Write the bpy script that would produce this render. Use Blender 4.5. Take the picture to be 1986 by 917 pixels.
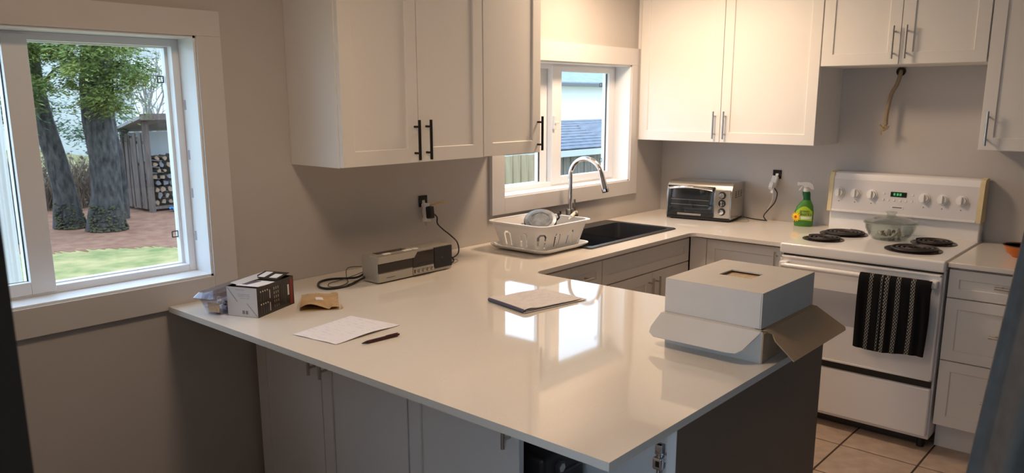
import bpy, bmesh, math, random
from mathutils import Vector, Matrix
random.seed(7)
for o in list(bpy.data.objects): bpy.data.objects.remove(o)
SC = bpy.context.scene
COL = SC.collection
PI = math.pi

# ------------------------------------------------------------------ camera
cd = bpy.data.cameras.new('camera'); cam = bpy.data.objects.new('camera', cd); COL.objects.link(cam)
CAMP = Vector((-4.6357, -2.7447, 1.6343)); YAW, PITCH, ROLL, FPX, CY = -0.8503, -0.2041, -0.0016, 1539.1, 53.26
_f = Vector((-math.sin(YAW)*math.cos(PITCH), math.cos(YAW)*math.cos(PITCH), math.sin(PITCH)))
_r = Vector((math.cos(YAW), math.sin(YAW), 0)); _u = _r.cross(_f)
_r2 = math.cos(ROLL)*_r + math.sin(ROLL)*_u; _u2 = -math.sin(ROLL)*_r + math.cos(ROLL)*_u
cam.matrix_world = Matrix(((_r2.x, _u2.x, -_f.x, CAMP.x), (_r2.y, _u2.y, -_f.y, CAMP.y), (_r2.z, _u2.z, -_f.z, CAMP.z), (0, 0, 0, 1)))
cd.sensor_width = 36; cd.lens = 36*FPX/1986; cd.shift_y = CY/1986
cd.clip_start = 0.02; cd.clip_end = 300
cd.dof.use_dof = True; cd.dof.focus_distance = 3.0; cd.dof.aperture_fstop = 9.0
SC.camera = cam

# ------------------------------------------------------------------ world: even overcast sky
w = bpy.data.worlds.new('overcast'); SC.world = w; w.use_nodes = True
bg = w.node_tree.nodes['Background']; bg.inputs[0].default_value = (0.62, 0.80, 1.0, 1); bg.inputs[1].default_value = 3.5
SC.view_settings.view_transform = 'Standard'; SC.view_settings.look = 'None'
SC.view_settings.gamma = 1; SC.view_settings.exposure = 0.27
try: SC.view_settings.use_curve_mapping = False
except Exception: pass
WARM = (1.0, 0.72, 0.50)
KITCHEN_W, DINING_W = 17.5, 7

# ------------------------------------------------------------------ materials
MATS = {}
def M(name, col, rough=0.5, metal=0.0, var=0.0, scale=8.0, bump=0.0, bscale=60.0, spec=None, trans=0, ior=1.45, alpha=None, coat=0.0, stretch=None, col2=None, emit=None):
    m = bpy.data.materials.new(name); m.use_nodes = True; nt = m.node_tree
    b = nt.nodes['Principled BSDF']; c = (*col, 1)
    b.inputs['Base Color'].default_value = c; b.inputs['Roughness'].default_value = rough; b.inputs['Metallic'].default_value = metal
    b.inputs['IOR'].default_value = ior; b.inputs['Transmission Weight'].default_value = trans; b.inputs['Coat Weight'].default_value = coat
    if spec is not None: b.inputs['Specular IOR Level'].default_value = spec
    if emit: b.inputs['Emission Color'].default_value = (*emit[0], 1); b.inputs['Emission Strength'].default_value = emit[1]
    tc = nt.nodes.new('ShaderNodeTexCoord'); mp = nt.nodes.new('ShaderNodeMapping'); nt.links.new(tc.outputs['Object'], mp.inputs[0])
    if stretch: mp.inputs['Scale'].default_value = stretch
    if var or col2:
        n = nt.nodes.new('ShaderNodeTexNoise'); n.inputs['Scale'].default_value = scale; n.inputs['Detail'].default_value = 5
        nt.links.new(mp.outputs[0], n.inputs[0])
        r = nt.nodes.new('ShaderNodeValToRGB'); r.color_ramp.elements[0].position = 0.3; r.color_ramp.elements[1].position = 0.7
        if col2 is None:
            r.color_ramp.elements[0].color = (*[x*(1-var) for x in col], 1); r.color_ramp.elements[1].color = (*[min(1, x*(1+var)) for x in col], 1)
        else:
            r.color_ramp.elements[0].color = c; r.color_ramp.elements[1].color = (*col2, 1)
        nt.links.new(n.outputs[0], r.inputs[0]); nt.links.new(r.outputs[0], b.inputs['Base Color'])
    if bump:
        n2 = nt.nodes.new('ShaderNodeTexNoise'); n2.inputs['Scale'].default_value = bscale; n2.inputs['Detail'].default_value = 4
        nt.links.new(mp.outputs[0], n2.inputs[0])
        bp = nt.nodes.new('ShaderNodeBump'); bp.inputs['Strength'].default_value = bump; bp.inputs['Distance'].default_value = 0.01
        nt.links.new(n2.outputs[0], bp.inputs['Height']); nt.links.new(bp.outputs[0], b.inputs['Normal'])
    MATS[name] = m; return m
def glassM(name, tint=(1, 1, 1), base=0.04, edge=0.6, rough=0.0):
    """thin clear sheet: transparent, with a mirror share that grows towards grazing angles (same from both sides)"""
    m = bpy.data.materials.new(name); m.use_nodes = True; nt = m.node_tree; nt.nodes.clear()
    o = nt.nodes.new('ShaderNodeOutputMaterial'); mx = nt.nodes.new('ShaderNodeMixShader'); t = nt.nodes.new('ShaderNodeBsdfTransparent')
    g = nt.nodes.new('ShaderNodeBsdfGlossy'); lw = nt.nodes.new('ShaderNodeLayerWeight'); lw.inputs[0].default_value = 0.5
    pw = nt.nodes.new('ShaderNodeMath'); pw.operation = 'POWER'; pw.inputs[1].default_value = 4.0; nt.links.new(lw.outputs['Facing'], pw.inputs[0])
    ma = nt.nodes.new('ShaderNodeMath'); ma.operation = 'MULTIPLY_ADD'; ma.inputs[1].default_value = edge; ma.inputs[2].default_value = base; nt.links.new(pw.outputs[0], ma.inputs[0])
    t.inputs[0].default_value = (*tint, 1); g.inputs['Roughness'].default_value = rough
    nt.links.new(ma.outputs[0], mx.inputs[0]); nt.links.new(t.outputs[0], mx.inputs[1]); nt.links.new(g.outputs[0], mx.inputs[2]); nt.links.new(mx.outputs[0], o.inputs[0])
    MATS[name] = m; return m
M('wall_paint', (0.52, 0.485, 0.455), 0.7, var=0.03, scale=2, bump=0.04, bscale=180)
M('ceiling_paint', (0.8, 0.79, 0.77), 0.9, bump=0.06, bscale=90)
M('dark_wall', (0.085, 0.05, 0.03), 0.8, var=0.2, scale=3)
M('jamb_wood', (0.035, 0.02, 0.011), 0.7, var=0.2, scale=3)
M('laminate', (0.24, 0.21, 0.19), 0.5, var=0.15, scale=3, stretch=(1, 8, 1))
M('trim_paint', (0.64, 0.615, 0.60), 0.4, var=0.02, scale=5)
M('vinyl', (0.85, 0.87, 0.9), 0.35)
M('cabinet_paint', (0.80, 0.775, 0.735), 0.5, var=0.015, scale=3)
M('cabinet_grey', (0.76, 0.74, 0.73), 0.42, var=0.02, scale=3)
M('end_panel_shaded', (0.17, 0.135, 0.11), 0.45, var=0.05, scale=4)  # dark brown puts the shade of the unlit panel face into the colour
M('cab_inside', (0.70, 0.68, 0.64), 0.6)
M('nickel', (0.52, 0.50, 0.47), 0.28, 1.0)
M('black_metal', (0.015, 0.014, 0.014), 0.4, 0.3)
M('chrome', (0.78, 0.79, 0.82), 0.07, 1.0)
M('steel', (0.62, 0.60, 0.57), 0.25, 1.0, stretch=(2, 2, 60), var=0.08, scale=6)
M('black_plastic', (0.018, 0.018, 0.02), 0.35)
M('black_gloss', (0.01, 0.01, 0.012), 0.1)
M('dark_grey_plastic', (0.06, 0.06, 0.065), 0.45)
M('white_plastic', (0.82, 0.80, 0.77), 0.35)
M('rack_plastic', (0.83, 0.81, 0.78), 0.4)
M('enamel', (0.86, 0.84, 0.82), 0.16, coat=0.3)
M('enamel_panel', (0.72, 0.69, 0.68), 0.3)
M('aged_yellow', (0.74, 0.62, 0.36), 0.4, var=0.06, scale=20)
M('oven_grey_gloss', (0.50, 0.49, 0.50), 0.08)
M('lcd', (0.01, 0.015, 0.01), 0.15)
M('lcd_green', (0.05, 0.5, 0.15), 0.5, emit=((0.1, 0.9, 0.3), 0.12))
M('coil', (0.05, 0.042, 0.04), 0.45, 0.3)
M('drip_pan', (0.05, 0.042, 0.04), 0.3, 0.8)
M('granite_sink', (0.030, 0.032, 0.038), 0.38, var=0.25, scale=220, bump=0.05, bscale=300)
M('cardboard_white', (0.64, 0.61, 0.57), 0.65, var=0.03, scale=10)
M('cardboard_brown', (0.42, 0.30, 0.19), 0.8, var=0.08, scale=30, stretch=(1, 40, 1))
M('kraft', (0.50, 0.34, 0.18), 0.75, var=0.12, scale=25)
M('paper', (0.84, 0.82, 0.84), 0.7)
M('ink', (0.10, 0.10, 0.14), 0.7)
M('ink_soft', (0.48, 0.47, 0.54), 0.7)
M('silver_plastic', (0.50, 0.47, 0.41), 0.38, 0.55)
M('radio_window', (0.035, 0.026, 0.022), 0.12)
M('radio_grille', (0.012, 0.012, 0.015), 0.6, bump=0.4, bscale=900)
M('pen_maroon', (0.06, 0.015, 0.02), 0.3)
M('green_bottle', (0.055, 0.20, 0.03), 0.3, col2=(0.075, 0.25, 0.04), scale=6)
M('dark_green', (0.005, 0.10, 0.03), 0.35)
M('lime_label', (0.42, 0.62, 0.03), 0.4)
M('navy_ink', (0.02, 0.03, 0.09), 0.5)
M('sunflower', (0.95, 0.62, 0.02), 0.5)
M('sunflower_red', (0.6, 0.08, 0.01), 0.5)
M('pale_green', (0.72, 0.85, 0.62), 0.5)
M('orange_ceramic', (0.62, 0.16, 0.02), 0.3)
M('copper_yellow', (0.62, 0.40, 0.08), 0.45)
M('cable_beige', (0.30, 0.235, 0.155), 0.6, var=0.1, scale=60)
M('curtain_cloth', (0.125, 0.11, 0.098), 0.9, var=0.12, scale=40, bump=0.15, bscale=500)
M('red_print', (0.20, 0.02, 0.015), 0.4)
M('box_black', (0.02, 0.017, 0.015), 0.35)
M('box_grey', (0.66, 0.66, 0.68), 0.5)
M('blue_plastic', (0.05, 0.12, 0.45), 0.35)
M('blue_white', (0.55, 0.68, 0.85), 0.3)
M('pot_steel', (0.50, 0.50, 0.53), 0.2, 1.0)
M('pot_bottom', (0.38, 0.43, 0.50), 0.25, 0.9, var=0.3, scale=30)
M('cork', (0.62, 0.46, 0.30), 0.7, var=0.2, scale=90)
M('brass', (0.6, 0.42, 0.14), 0.3, 0.9)
M('cream_food', (0.80, 0.72, 0.60), 0.6, var=0.15, scale=40)
M('dark_food', (0.09, 0.045, 0.03), 0.6)
M('tile', (0.47, 0.36, 0.28), 0.35, var=0.18, scale=14, bump=0.02, bscale=80)
M('grout', (0.085, 0.055, 0.04), 0.9)
M('lamp_glass', (1, 0.9, 0.75), 0.4, emit=((1.0, 0.70, 0.42), 4.0))
# outdoors
M('lawn', (0.15, 0.18, 0.055), 0.95, col2=(0.40, 0.32, 0.14), scale=3.5, bump=0.5, bscale=25)
M('needles', (0.18, 0.07, 0.04), 0.95, col2=(0.27, 0.14, 0.085), scale=6, bump=0.6, bscale=30)
M('bark', (0.018, 0.016, 0.016), 0.95, col2=(0.085, 0.078, 0.072), scale=11, stretch=(1.6, 1.6, 0.6), bump=1.0, bscale=16)
M('moss', (0.085, 0.08, 0.03), 0.95, col2=(0.03, 0.03, 0.022), scale=9)
M('conifer', (0.075, 0.12, 0.03), 0.8, col2=(0.19, 0.22, 0.05), scale=3)
M('conifer_dark', (0.035, 0.065, 0.035), 0.8, col2=(0.07, 0.11, 0.05), scale=3)
M('bramble', (0.13, 0.085, 0.065), 0.9, col2=(0.22, 0.17, 0.12), scale=4)
M('twig', (0.24, 0.22, 0.20), 0.9)
M('old_board', (0.085, 0.062, 0.052), 0.9, col2=(0.17, 0.13, 0.11), scale=5, stretch=(6, 6, 0.6), bump=0.3, bscale=20)
M('old_roof', (0.30, 0.29, 0.28), 0.9, var=0.2, scale=4)
M('log_bark', (0.10, 0.075, 0.055), 0.9, var=0.3, scale=12)
M('log_end', (0.26, 0.17, 0.11), 0.85, var=0.25, scale=9)
M('log_end_grey', (0.16, 0.15, 0.16), 0.85, var=0.25, scale=9)
M('tarp', (0.04, 0.22, 0.55), 0.5)
M('siding_white', (0.80, 0.82, 0.82), 0.7)
M('siding_grey', (0.42, 0.43, 0.42), 0.8)
M('house_roof', (0.22, 0.27, 0.31), 0.85, var=0.12, scale=5)
M('shingle', (0.135, 0.15, 0.185), 0.9, var=0.25, scale=7)
M('gutter', (0.10, 0.11, 0.12), 0.6)
M('fence_wood', (0.24, 0.175, 0.10), 0.9, col2=(0.36, 0.28, 0.17), scale=3, stretch=(9, 9, 0.6), bump=0.3, bscale=12)
M('fence_grey', (0.19, 0.165, 0.14), 0.9, var=0.25, scale=3, stretch=(9, 9, 0.6))
M('house_glass', (0.08, 0.10, 0.12), 0.1)
M('teal', (0.05, 0.30, 0.36), 0.5)
glassM('pane_glass', (0.96, 0.98, 0.99), 0.02, 0.35)
glassM('clear_plastic', (0.88, 0.89, 0.95), 0.06, 0.7, 0.05)
glassM('clear_glass', (0.86, 0.89, 0.88), 0.07, 0.85)
M('oven_door_glass', (0.02, 0.025, 0.03), 0.03, coat=1.0)

def quartz():
    m = M('quartz', (0.78, 0.735, 0.67), 0.045, ior=1.52); nt = m.node_tree; b = nt.nodes['Principled BSDF']
    tc = nt.nodes.new('ShaderNodeTexCoord')
    v = nt.nodes.new('ShaderNodeTexVoronoi'); v.inputs['Scale'].default_value = 130; nt.links.new(tc.outputs['Object'], v.inputs[0])
    n = nt.nodes.new('ShaderNodeTexNoise'); n.inputs['Scale'].default_value = 35; n.inputs['Detail'].default_value = 3; nt.links.new(tc.outputs['Object'], n.inputs[0])
    r = nt.nodes.new('ShaderNodeValToRGB'); e = r.color_ramp.elements
    e[0].position = 0.0; e[0].color = (0.52, 0.48, 0.42, 1); e[1].position = 0.25; e[1].color = (0.80, 0.755, 0.69, 1)
    nt.links.new(v.outputs['Distance'], r.inputs[0])
    r2 = nt.nodes.new('ShaderNodeValToRGB'); r2.color_ramp.elements[0].position = 0.54; r2.color_ramp.elements[1].position = 0.66
    nt.links.new(n.outputs[0], r2.inputs[0])
    mx = nt.nodes.new('ShaderNodeMix'); mx.data_type = 'RGBA'; nt.links.new(r2.outputs[0], mx.inputs[0])
    mx.inputs[6].default_value = (0.79, 0.745, 0.68, 1); nt.links.new(r.outputs[0], mx.inputs[7]); nt.links.new(mx.outputs[2], b.inputs['Base Color'])
quartz()
def printed(name, base, ink, lines, along):
    """paper with rows of print: rows along one object axis, broken into words by noise"""
    m = M(name, base, 0.7); nt = m.node_tree; b = nt.nodes['Principled BSDF']
    tc = nt.nodes.new('ShaderNodeTexCoord'); sx = nt.nodes.new('ShaderNodeSeparateXYZ'); nt.links.new(tc.outputs['Generated'], sx.inputs[0])
    mu = nt.nodes.new('ShaderNodeMath'); mu.operation = 'MULTIPLY'; mu.inputs[1].default_value = lines; nt.links.new(sx.outputs[along], mu.inputs[0])
    fr = nt.nodes.new('ShaderNodeMath'); fr.operation = 'FRACT'; nt.links.new(mu.outputs[0], fr.inputs[0])
    gt = nt.nodes.new('ShaderNodeMath'); gt.operation = 'GREATER_THAN'; gt.inputs[1].default_value = 0.6; nt.links.new(fr.outputs[0], gt.inputs[0])
    mp = nt.nodes.new('ShaderNodeMapping'); s = [8, 8, 1]; s[along] = lines; s[1-along] = 9; mp.inputs['Scale'].default_value = s
    nt.links.new(tc.outputs['Generated'], mp.inputs[0]); n = nt.nodes.new('ShaderNodeTexNoise'); n.inputs['Scale'].default_value = 1.0; nt.links.new(mp.outputs[0], n.inputs[0])
    g2 = nt.nodes.new('ShaderNodeMath'); g2.operation = 'GREATER_THAN'; g2.inputs[1].default_value = 0.54; nt.links.new(n.outputs[0], g2.inputs[0])
    ml = nt.nodes.new('ShaderNodeMath'); ml.operation = 'MULTIPLY'; nt.links.new(gt.outputs[0], ml.inputs[0]); nt.links.new(g2.outputs[0], ml.inputs[1])
    mx = nt.nodes.new('ShaderNodeMix'); mx.data_type = 'RGBA'; nt.links.new(ml.outputs[0], mx.inputs[0]); mx.inputs[6].default_value = (*base, 1); mx.inputs[7].default_value = (*ink, 1)
    nt.links.new(mx.outputs[2], b.inputs['Base Color'])
printed('paper_note', (0.84, 0.82, 0.86), (0.76, 0.745, 0.81), 14, 0)
printed('newsprint', (0.76, 0.71, 0.68), (0.64, 0.59, 0.57), 22, 1)
def towelM():
    m = M('towel_stripe', (0.012, 0.012, 0.013), 0.95, spec=0.05); nt = m.node_tree; b = nt.nodes['Principled BSDF']
    uv = nt.nodes.new('ShaderNodeUVMap'); uv.uv_map = 'UVMap'
    sx = nt.nodes.new('ShaderNodeSeparateXYZ'); nt.links.new(uv.outputs[0], sx.inputs[0])
    r = nt.nodes.new('ShaderNodeValToRGB'); r.color_ramp.interpolation = 'CONSTANT'; e = r.color_ramp.elements
    e[0].position = 0; e[0].color = (0, 0, 0, 1); e[1].position = 0.15; e[1].color = (1, 1, 1, 1)
    for p, v in ((0.205, 0), (0.315, 1), (0.34, 0), (0.375, 1), (0.43, 0), (0.53, 1), (0.59, 0), (0.73, 1), (0.79, 0)):
        k = e.new(p); k.color = (v, v, v, 1)
    nt.links.new(sx.outputs[0], r.inputs[0])
    mp = nt.nodes.new('ShaderNodeMapping'); mp.inputs['Scale'].default_value = (56, 80, 1); nt.links.new(uv.outputs[0], mp.inputs[0])
    ch = nt.nodes.new('ShaderNodeTexChecker'); ch.inputs['Scale'].default_value = 1; nt.links.new(mp.outputs[0], ch.inputs[0])
    mu = nt.nodes.new('ShaderNodeMath'); mu.operation = 'MULTIPLY'; nt.links.new(r.outputs[0], mu.inputs[0]); nt.links.new(ch.outputs['Fac'], mu.inputs[1])
    mx = nt.nodes.new('ShaderNodeMix'); mx.data_type = 'RGBA'; nt.links.new(mu.outputs[0], mx.inputs[0]); mx.inputs[6].default_value = (0.012, 0.012, 0.013, 1); mx.inputs[7].default_value = (0.24, 0.23, 0.215, 1)
    nt.links.new(mx.outputs[2], b.inputs['Base Color'])
towelM()

# ------------------------------------------------------------------ geometry helpers
class G:
    """collects shapes in world coordinates"""
    def __init__(s): s.v = []; s.f = []; s.uv = None; s.bv = False
    def add(s, vs, fs, mat=None):
        k = len(s.v); s.v += [tuple(mat @ Vector(p)) if mat else tuple(p) for p in vs]; s.f += [tuple(i+k for i in f) for f in fs]; return s
    def box(s, x0, x1, y0, y1, z0, z1, bev=0.0, seg=2, mat=None):
        x0, x1 = min(x0, x1), max(x0, x1); y0, y1 = min(y0, y1), max(y0, y1); z0, z1 = min(z0, z1), max(z0, z1)
        vs = [(x0, y0, z0), (x1, y0, z0), (x1, y1, z0), (x0, y1, z0), (x0, y0, z1), (x1, y0, z1), (x1, y1, z1), (x0, y1, z1)]
        fs = [(0, 3, 2, 1), (4, 5, 6, 7), (0, 1, 5, 4), (1, 2, 6, 5), (2, 3, 7, 6), (3, 0, 4, 7)]
        if bev > 0:
            s.bv = True
            bev = min(bev, 0.45*min(x1-x0, y1-y0, z1-z0))
            bm = bmesh.new(); bv = [bm.verts.new(p) for p in vs]
            for f in fs: bm.faces.new([bv[i] for i in f])
            bmesh.ops.bevel(bm, geom=list(bm.edges), offset=bev, segments=seg, profile=0.5, affect='EDGES')
            bm.verts.index_update(); vs = [tuple(v.co) for v in bm.verts]; fs = [tuple(v.index for v in f.verts) for f in bm.faces]; bm.free()
        return s.add(vs, fs, mat)
    def cyl(s, p0, p1, r0, r1=None, seg=16, caps=True):
        r1 = r0 if r1 is None else r1; p0, p1 = Vector(p0), Vector(p1); d = (p1-p0).normalized()
        a = d.orthogonal().normalized(); b = d.cross(a); vs = []
        for p, r in ((p0, r0), (p1, r1)):
            for i in range(seg):
                t = 2*PI*i/seg; vs.append(p + (a*math.cos(t)+b*math.sin(t))*r)
        fs = [(i, (i+1) % seg, seg+(i+1) % seg, seg+i) for i in range(seg)]
        if caps: fs += [tuple(range(seg-1, -1, -1)), tuple(range(seg, 2*seg))]
        return s.add(vs, fs)
    def tube(s, pts, r, seg=8, sub=0, caps=True):
        P = [Vector(p) for p in pts]
        if sub:
            Q = []
            for i in range(len(P)-1):
                p0 = P[max(i-1, 0)]; p1 = P[i]; p2 = P[i+1]; p3 = P[min(i+2, len(P)-1)]
                for k in range(sub):
                    t = k/sub; Q.append(0.5*((2*p1)+(-p0+p2)*t+(2*p0-5*p1+4*p2-p3)*t*t+(-p0+3*p1-3*p2+p3)*t**3))
            Q.append(P[-1]); P = Q
        R = r if isinstance(r, (list, tuple)) else [r]*len(P)
        if len(R) != len(P): R = [R[0]+(R[-1]-R[0])*i/(len(P)-1) for i in range(len(P))]
        vs = []; a = None
        for i, p in enumerate(P):
            d = (P[min(i+1, len(P)-1)]-P[max(i-1, 0)]).normalized()
            a = d.orthogonal().normalized() if a is None else (a-d*a.dot(d)).normalized()
            b = d.cross(a)
            for k in range(seg):
                t = 2*PI*k/seg; vs.append(p+(a*math.cos(t)+b*math.sin(t))*R[i])
        n = len(P); fs = []
        for i in range(n-1):
            for k in range(seg):
                fs.append((i*seg+k, i*seg+(k+1) % seg, (i+1)*seg+(k+1) % seg, (i+1)*seg+k))
        if caps: fs += [tuple(range(seg-1, -1, -1)), tuple(range((n-1)*seg, n*seg))]
        return s.add(vs, fs)
    def lathe(s, prof, c=(0, 0, 0), seg=32, mat=None):
        vs = []; fs = []; n = len(prof)
        for r, z in prof:
            for k in range(seg):
                t = 2*PI*k/seg; vs.append((r*math.cos(t), r*math.sin(t), z))
        for i in range(n-1):
            for k in range(seg): fs.append((i*seg+k, i*seg+(k+1) % seg, (i+1)*seg+(k+1) % seg, (i+1)*seg+k))
        if prof[0][0] > 1e-6: fs.append(tuple(range(seg-1, -1, -1)))
        if prof[-1][0] > 1e-6: fs.append(tuple(range((n-1)*seg, n*seg)))
        T = Matrix.Translation(c) @ (mat if mat else Matrix())
        return s.add(vs, fs, T)
    def prism(s, poly, z0, z1, mat=None):
        n = len(poly); vs = [(x, y, z0) for x, y in poly]+[(x, y, z1) for x, y in poly]
        fs = [tuple(range(n-1, -1, -1)), tuple(range(n, 2*n))]+[(i, (i+1) % n, n+(i+1) % n, n+i) for i in range(n)]
        return s.add(vs, fs, mat)
    def sheet(s, fn, nu, nv, th=0.0):
        """fn(u,v)->point, u,v in 0..1 ; thickness along the local normal"""
        P = [[Vector(fn(i/nu, j/nv)) for j in range(nv+1)] for i in range(nu+1)]
        def nrm(i, j):
            a = P[min(i+1, nu)][j]-P[max(i-1, 0)][j]; b = P[i][min(j+1, nv)]-P[i][max(j-1, 0)]
            c = a.cross(b); return c.normalized() if c.length > 1e-12 else Vector((0, 0, 1))
        W = nv+1; vs = [P[i][j] for i in range(nu+1) for j in range(W)]
        fs = [(i*W+j, (i+1)*W+j, (i+1)*W+j+1, i*W+j+1) for i in range(nu) for j in range(nv)]
        uv = [(i/nu, j/nv) for i in range(nu+1) for j in range(W)]
        if th:
            K = len(vs); vs += [P[i][j]-nrm(i, j)*th for i in range(nu+1) for j in range(W)]; uv += uv
            fs += [tuple(K+q for q in reversed(f)) for f in fs]
            rim = [i*W for i in range(nu+1)]+[nu*W+j for j in range(1, W)]+[i*W+nv for i in range(nu-1, -1, -1)]+[j for j in range(nv-1, 0, -1)]
            for a, b in zip(rim, rim[1:]+rim[:1]): fs.append((b, a, K+a, K+b))
        s.uv = (s.uv or [])+uv
        return s.add(vs, fs)
ROOT = {}
def tag(o, label=None, cat=None, group=None, kind=None):
    if label: o['label'] = label
    if cat: o['category'] = cat
    if group: o['group'] = group
    if kind: o['kind'] = kind
    return o
def obj(name, g, mat, parent=None, smooth=35):
    me = bpy.data.meshes.new(name)
    R = ROOT.get(parent.name if parent else '', None)
    vs = [tuple(R.inverted() @ Vector(p)) for p in g.v] if R else g.v
    me.from_pydata(vs, [], g.f); me.validate(); me.update()
    bm = bmesh.new(); bm.from_mesh(me); bmesh.ops.recalc_face_normals(bm, faces=bm.faces); bm.to_mesh(me); bm.free()
    if g.uv and len(g.uv) == len(me.vertices):
        ul = me.uv_layers.new(name='UVMap')
        for lp in me.loops: ul.data[lp.index].uv = g.uv[lp.vertex_index]
    if smooth:
        me.polygons.foreach_set('use_smooth', [True]*len(me.polygons)); me.set_sharp_from_angle(angle=math.radians(smooth))
    me.materials.append(MATS[mat] if isinstance(mat, str) else mat)
    o = bpy.data.objects.new(name, me); COL.objects.link(o)
    if g.bv and smooth: wn = o.modifiers.new('even_normals', 'WEIGHTED_NORMAL'); wn.keep_sharp = True
    if parent: o.parent = parent
    if R: ROOT[o.name] = R
    return o
def solo(name, g, mat, base, label, cat, group=None, smooth=35):
    """one-mesh thing with its origin at its base"""
    T = Matrix.Translation(base); ROOT['__t'] = T
    class D: name = '__t'
    me_g = G(); me_g.v = [tuple(T.inverted() @ Vector(p)) for p in g.v]; me_g.f = g.f; me_g.uv = g.uv; me_g.bv = g.bv
    o = obj(name, me_g, mat, None, smooth); o.location = base; ROOT[o.name] = T
    return tag(o, label, cat, group)
def thing(name, loc, label, cat, group=None, rz=0.0):
    o = bpy.data.objects.new(name, None); COL.objects.link(o); o.location = loc; o.rotation_euler = (0, 0, rz); o.empty_display_size = 0.05
    ROOT[o.name] = Matrix.Translation(loc) @ Matrix.Rotation(rz, 4, 'Z')
    return tag(o, label, cat, group)
def W(t): return ROOT[t.name]      # local -> world matrix of a thing, for shapes drawn in its own frame
def struct(name, g=None, mat=None, loc=(0, 0, 0)):
    if g is None:
        o = bpy.data.objects.new(name, None); COL.objects.link(o); o.location = loc; ROOT[o.name] = Matrix.Translation(loc); o.empty_display_size = 0.05
    else: o = obj(name, g, mat)
    o['kind'] = 'structure'; return o
def text(name, body, size, M4, mat, parent, ext=0.0004):
    cu = bpy.data.curves.new('t', 'FONT'); cu.body = body; cu.size = size; cu.extrude = ext; cu.align_x = 'CENTER'; cu.align_y = 'CENTER'; cu.resolution_u = 3
    t = bpy.data.objects.new('t', cu); COL.objects.link(t); dg = bpy.context.evaluated_depsgraph_get(); dg.update()
    me = bpy.data.meshes.new_from_object(t.evaluated_get(dg)); g = G(); g.add([M4 @ v.co for v in me.vertices], [tuple(p.vertices) for p in me.polygons])
    bpy.data.objects.remove(t); bpy.data.curves.remove(cu); bpy.data.meshes.remove(me)
    return obj(name, g, mat, parent, 0)
# faces: 'S' = sink-wall run (u = x, depth d -> y = -d); 'R' = range-wall run and outer peninsula (u = y, depth d -> x = -d)
def fb(g, face, u0, u1, d0, d1, z0, z1, bev=0.0):
    return g.box(u0, u1, -d1, -d0, z0, z1, bev) if face == 'S' else g.box(-d1, -d0, u0, u1, z0, z1, bev)
def fp(face, u, d, z): return (u, -d, z) if face == 'S' else (-d, u, z)
def handle(face, parent, mat, d, u=None, z0=None, z1=None, horiz=None, name='handle'):
    g = G(); h = d+0.030
    if horiz is None:
        g.cyl(fp(face, u, h, z0), fp(face, u, h, z1), 0.006, seg=12)
        for z in (z0+(z1-z0)*0.17, z1-(z1-z0)*0.17): g.cyl(fp(face, u, d-0.002, z), fp(face, u, h, z), 0.0045, seg=10)
    else:
        a, b, z = horiz
        g.cyl(fp(face, a, h, z), fp(face, b, h, z), 0.006, seg=12)
        for q in (a+(b-a)*0.17, b-(b-a)*0.17): g.cyl(fp(face, q, d-0.002, z), fp(face, q, h, z), 0.0045, seg=10)
    return obj(name, g, mat, parent)
def shaker(face, parent, u0, u1, z0, z1, d, mat, fr=0.058, name='door', th=0.02):
    u0, u1 = min(u0, u1)+0.0015, max(u0, u1)-0.0015; z0 += 0.0015; z1 -= 0.0015; g = G(); b = 0.0
    loops = [(0, d-th), (0, d-0.001), (0.001, d), (fr-0.0025, d), (fr, d-0.0025), (fr, d-th+0.001)]
    vs = [fp(face, uu, dd, zz) for i_, dd in loops for uu, zz in ((u0+i_, z0+i_), (u1-i_, z0+i_), (u1-i_, z1-i_), (u0+i_, z1-i_))]
    g.add(vs, [(4*k+q, 4*k+(q+1) % 4, 4*k+4+(q+1) % 4, 4*k+4+q) for k in range(len(loops)-1) for q in range(4)])
    o = obj(name, g, mat, parent, 20)
    p = G(); fb(p, face, u0+fr-0.003, u1-fr+0.003, d-th+0.002, d-0.0065, z0+fr-0.003, z1-fr+0.003); obj('panel', p, mat, o)
    return o
# ================================================================== room shell
T = 0.915
CH = 2.44
def boxo(name, *a, mat='wall_paint', parent=None, bev=0.0, kind=None):
    g = G(); g.box(*a, bev); o = obj(name, g, mat, parent)
    if kind: o['kind'] = kind
    return o
LX0, LX1, LZ0, LZ1 = -4.23, -3.203, 0.996, 1.855
SX0, SX1, SZ0, SZ1 = -1.588, -0.415, 1.137, 1.838
g = G()
for x0, x1, z0, z1 in ((-6.62, LX0, 0, CH), (LX0, LX1, 0, LZ0), (LX0, LX1, LZ1, CH), (LX1, SX0, 0, CH), (SX0, SX1, 0, SZ0), (SX0, SX1, SZ1, CH), (SX1, 0.12, 0, CH)):
    g.box(x0, x1, 0.0, 0.18, z0, z1)
struct('wall_back', g, 'wall_paint')
g = G(); g.box(0.0, 0.12, -6.0, 0.0, 0, CH); struct('wall_right', g, 'wall_paint')
g = G(); g.box(-4.56, -4.4395, -2.045, 0.0, 0, CH); wl_ = struct('wall_left', g, 'jamb_wood')
g = G(); g.box(-4.4395, -4.437, -1.94, 0.0, 0, CH); obj('painted_lining', g, 'wall_paint', wl_)
HY0_, HY1_, HZ0_, HZ1_ = -4.5, -2.3, 0.5, 2.1          # unseen opening added behind the viewer to let in fill daylight
g = G(); g.box(-6.62, -6.5, -6.0, HY0_, 0, CH); g.box(-6.62, -6.5, HY1_, 0.0, 0, CH); g.box(-6.62, -6.5, HY0_, HY1_, 0, HZ0_); g.box(-6.62, -6.5, HY0_, HY1_, HZ1_, CH); struct('wall_hall', g, 'wall_paint')
w3 = struct('fill_window', loc=(-6.56, (HY0_+HY1_)/2, HZ0_)); w3['label'] = 'unseen window added behind the viewer for fill daylight'
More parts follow.
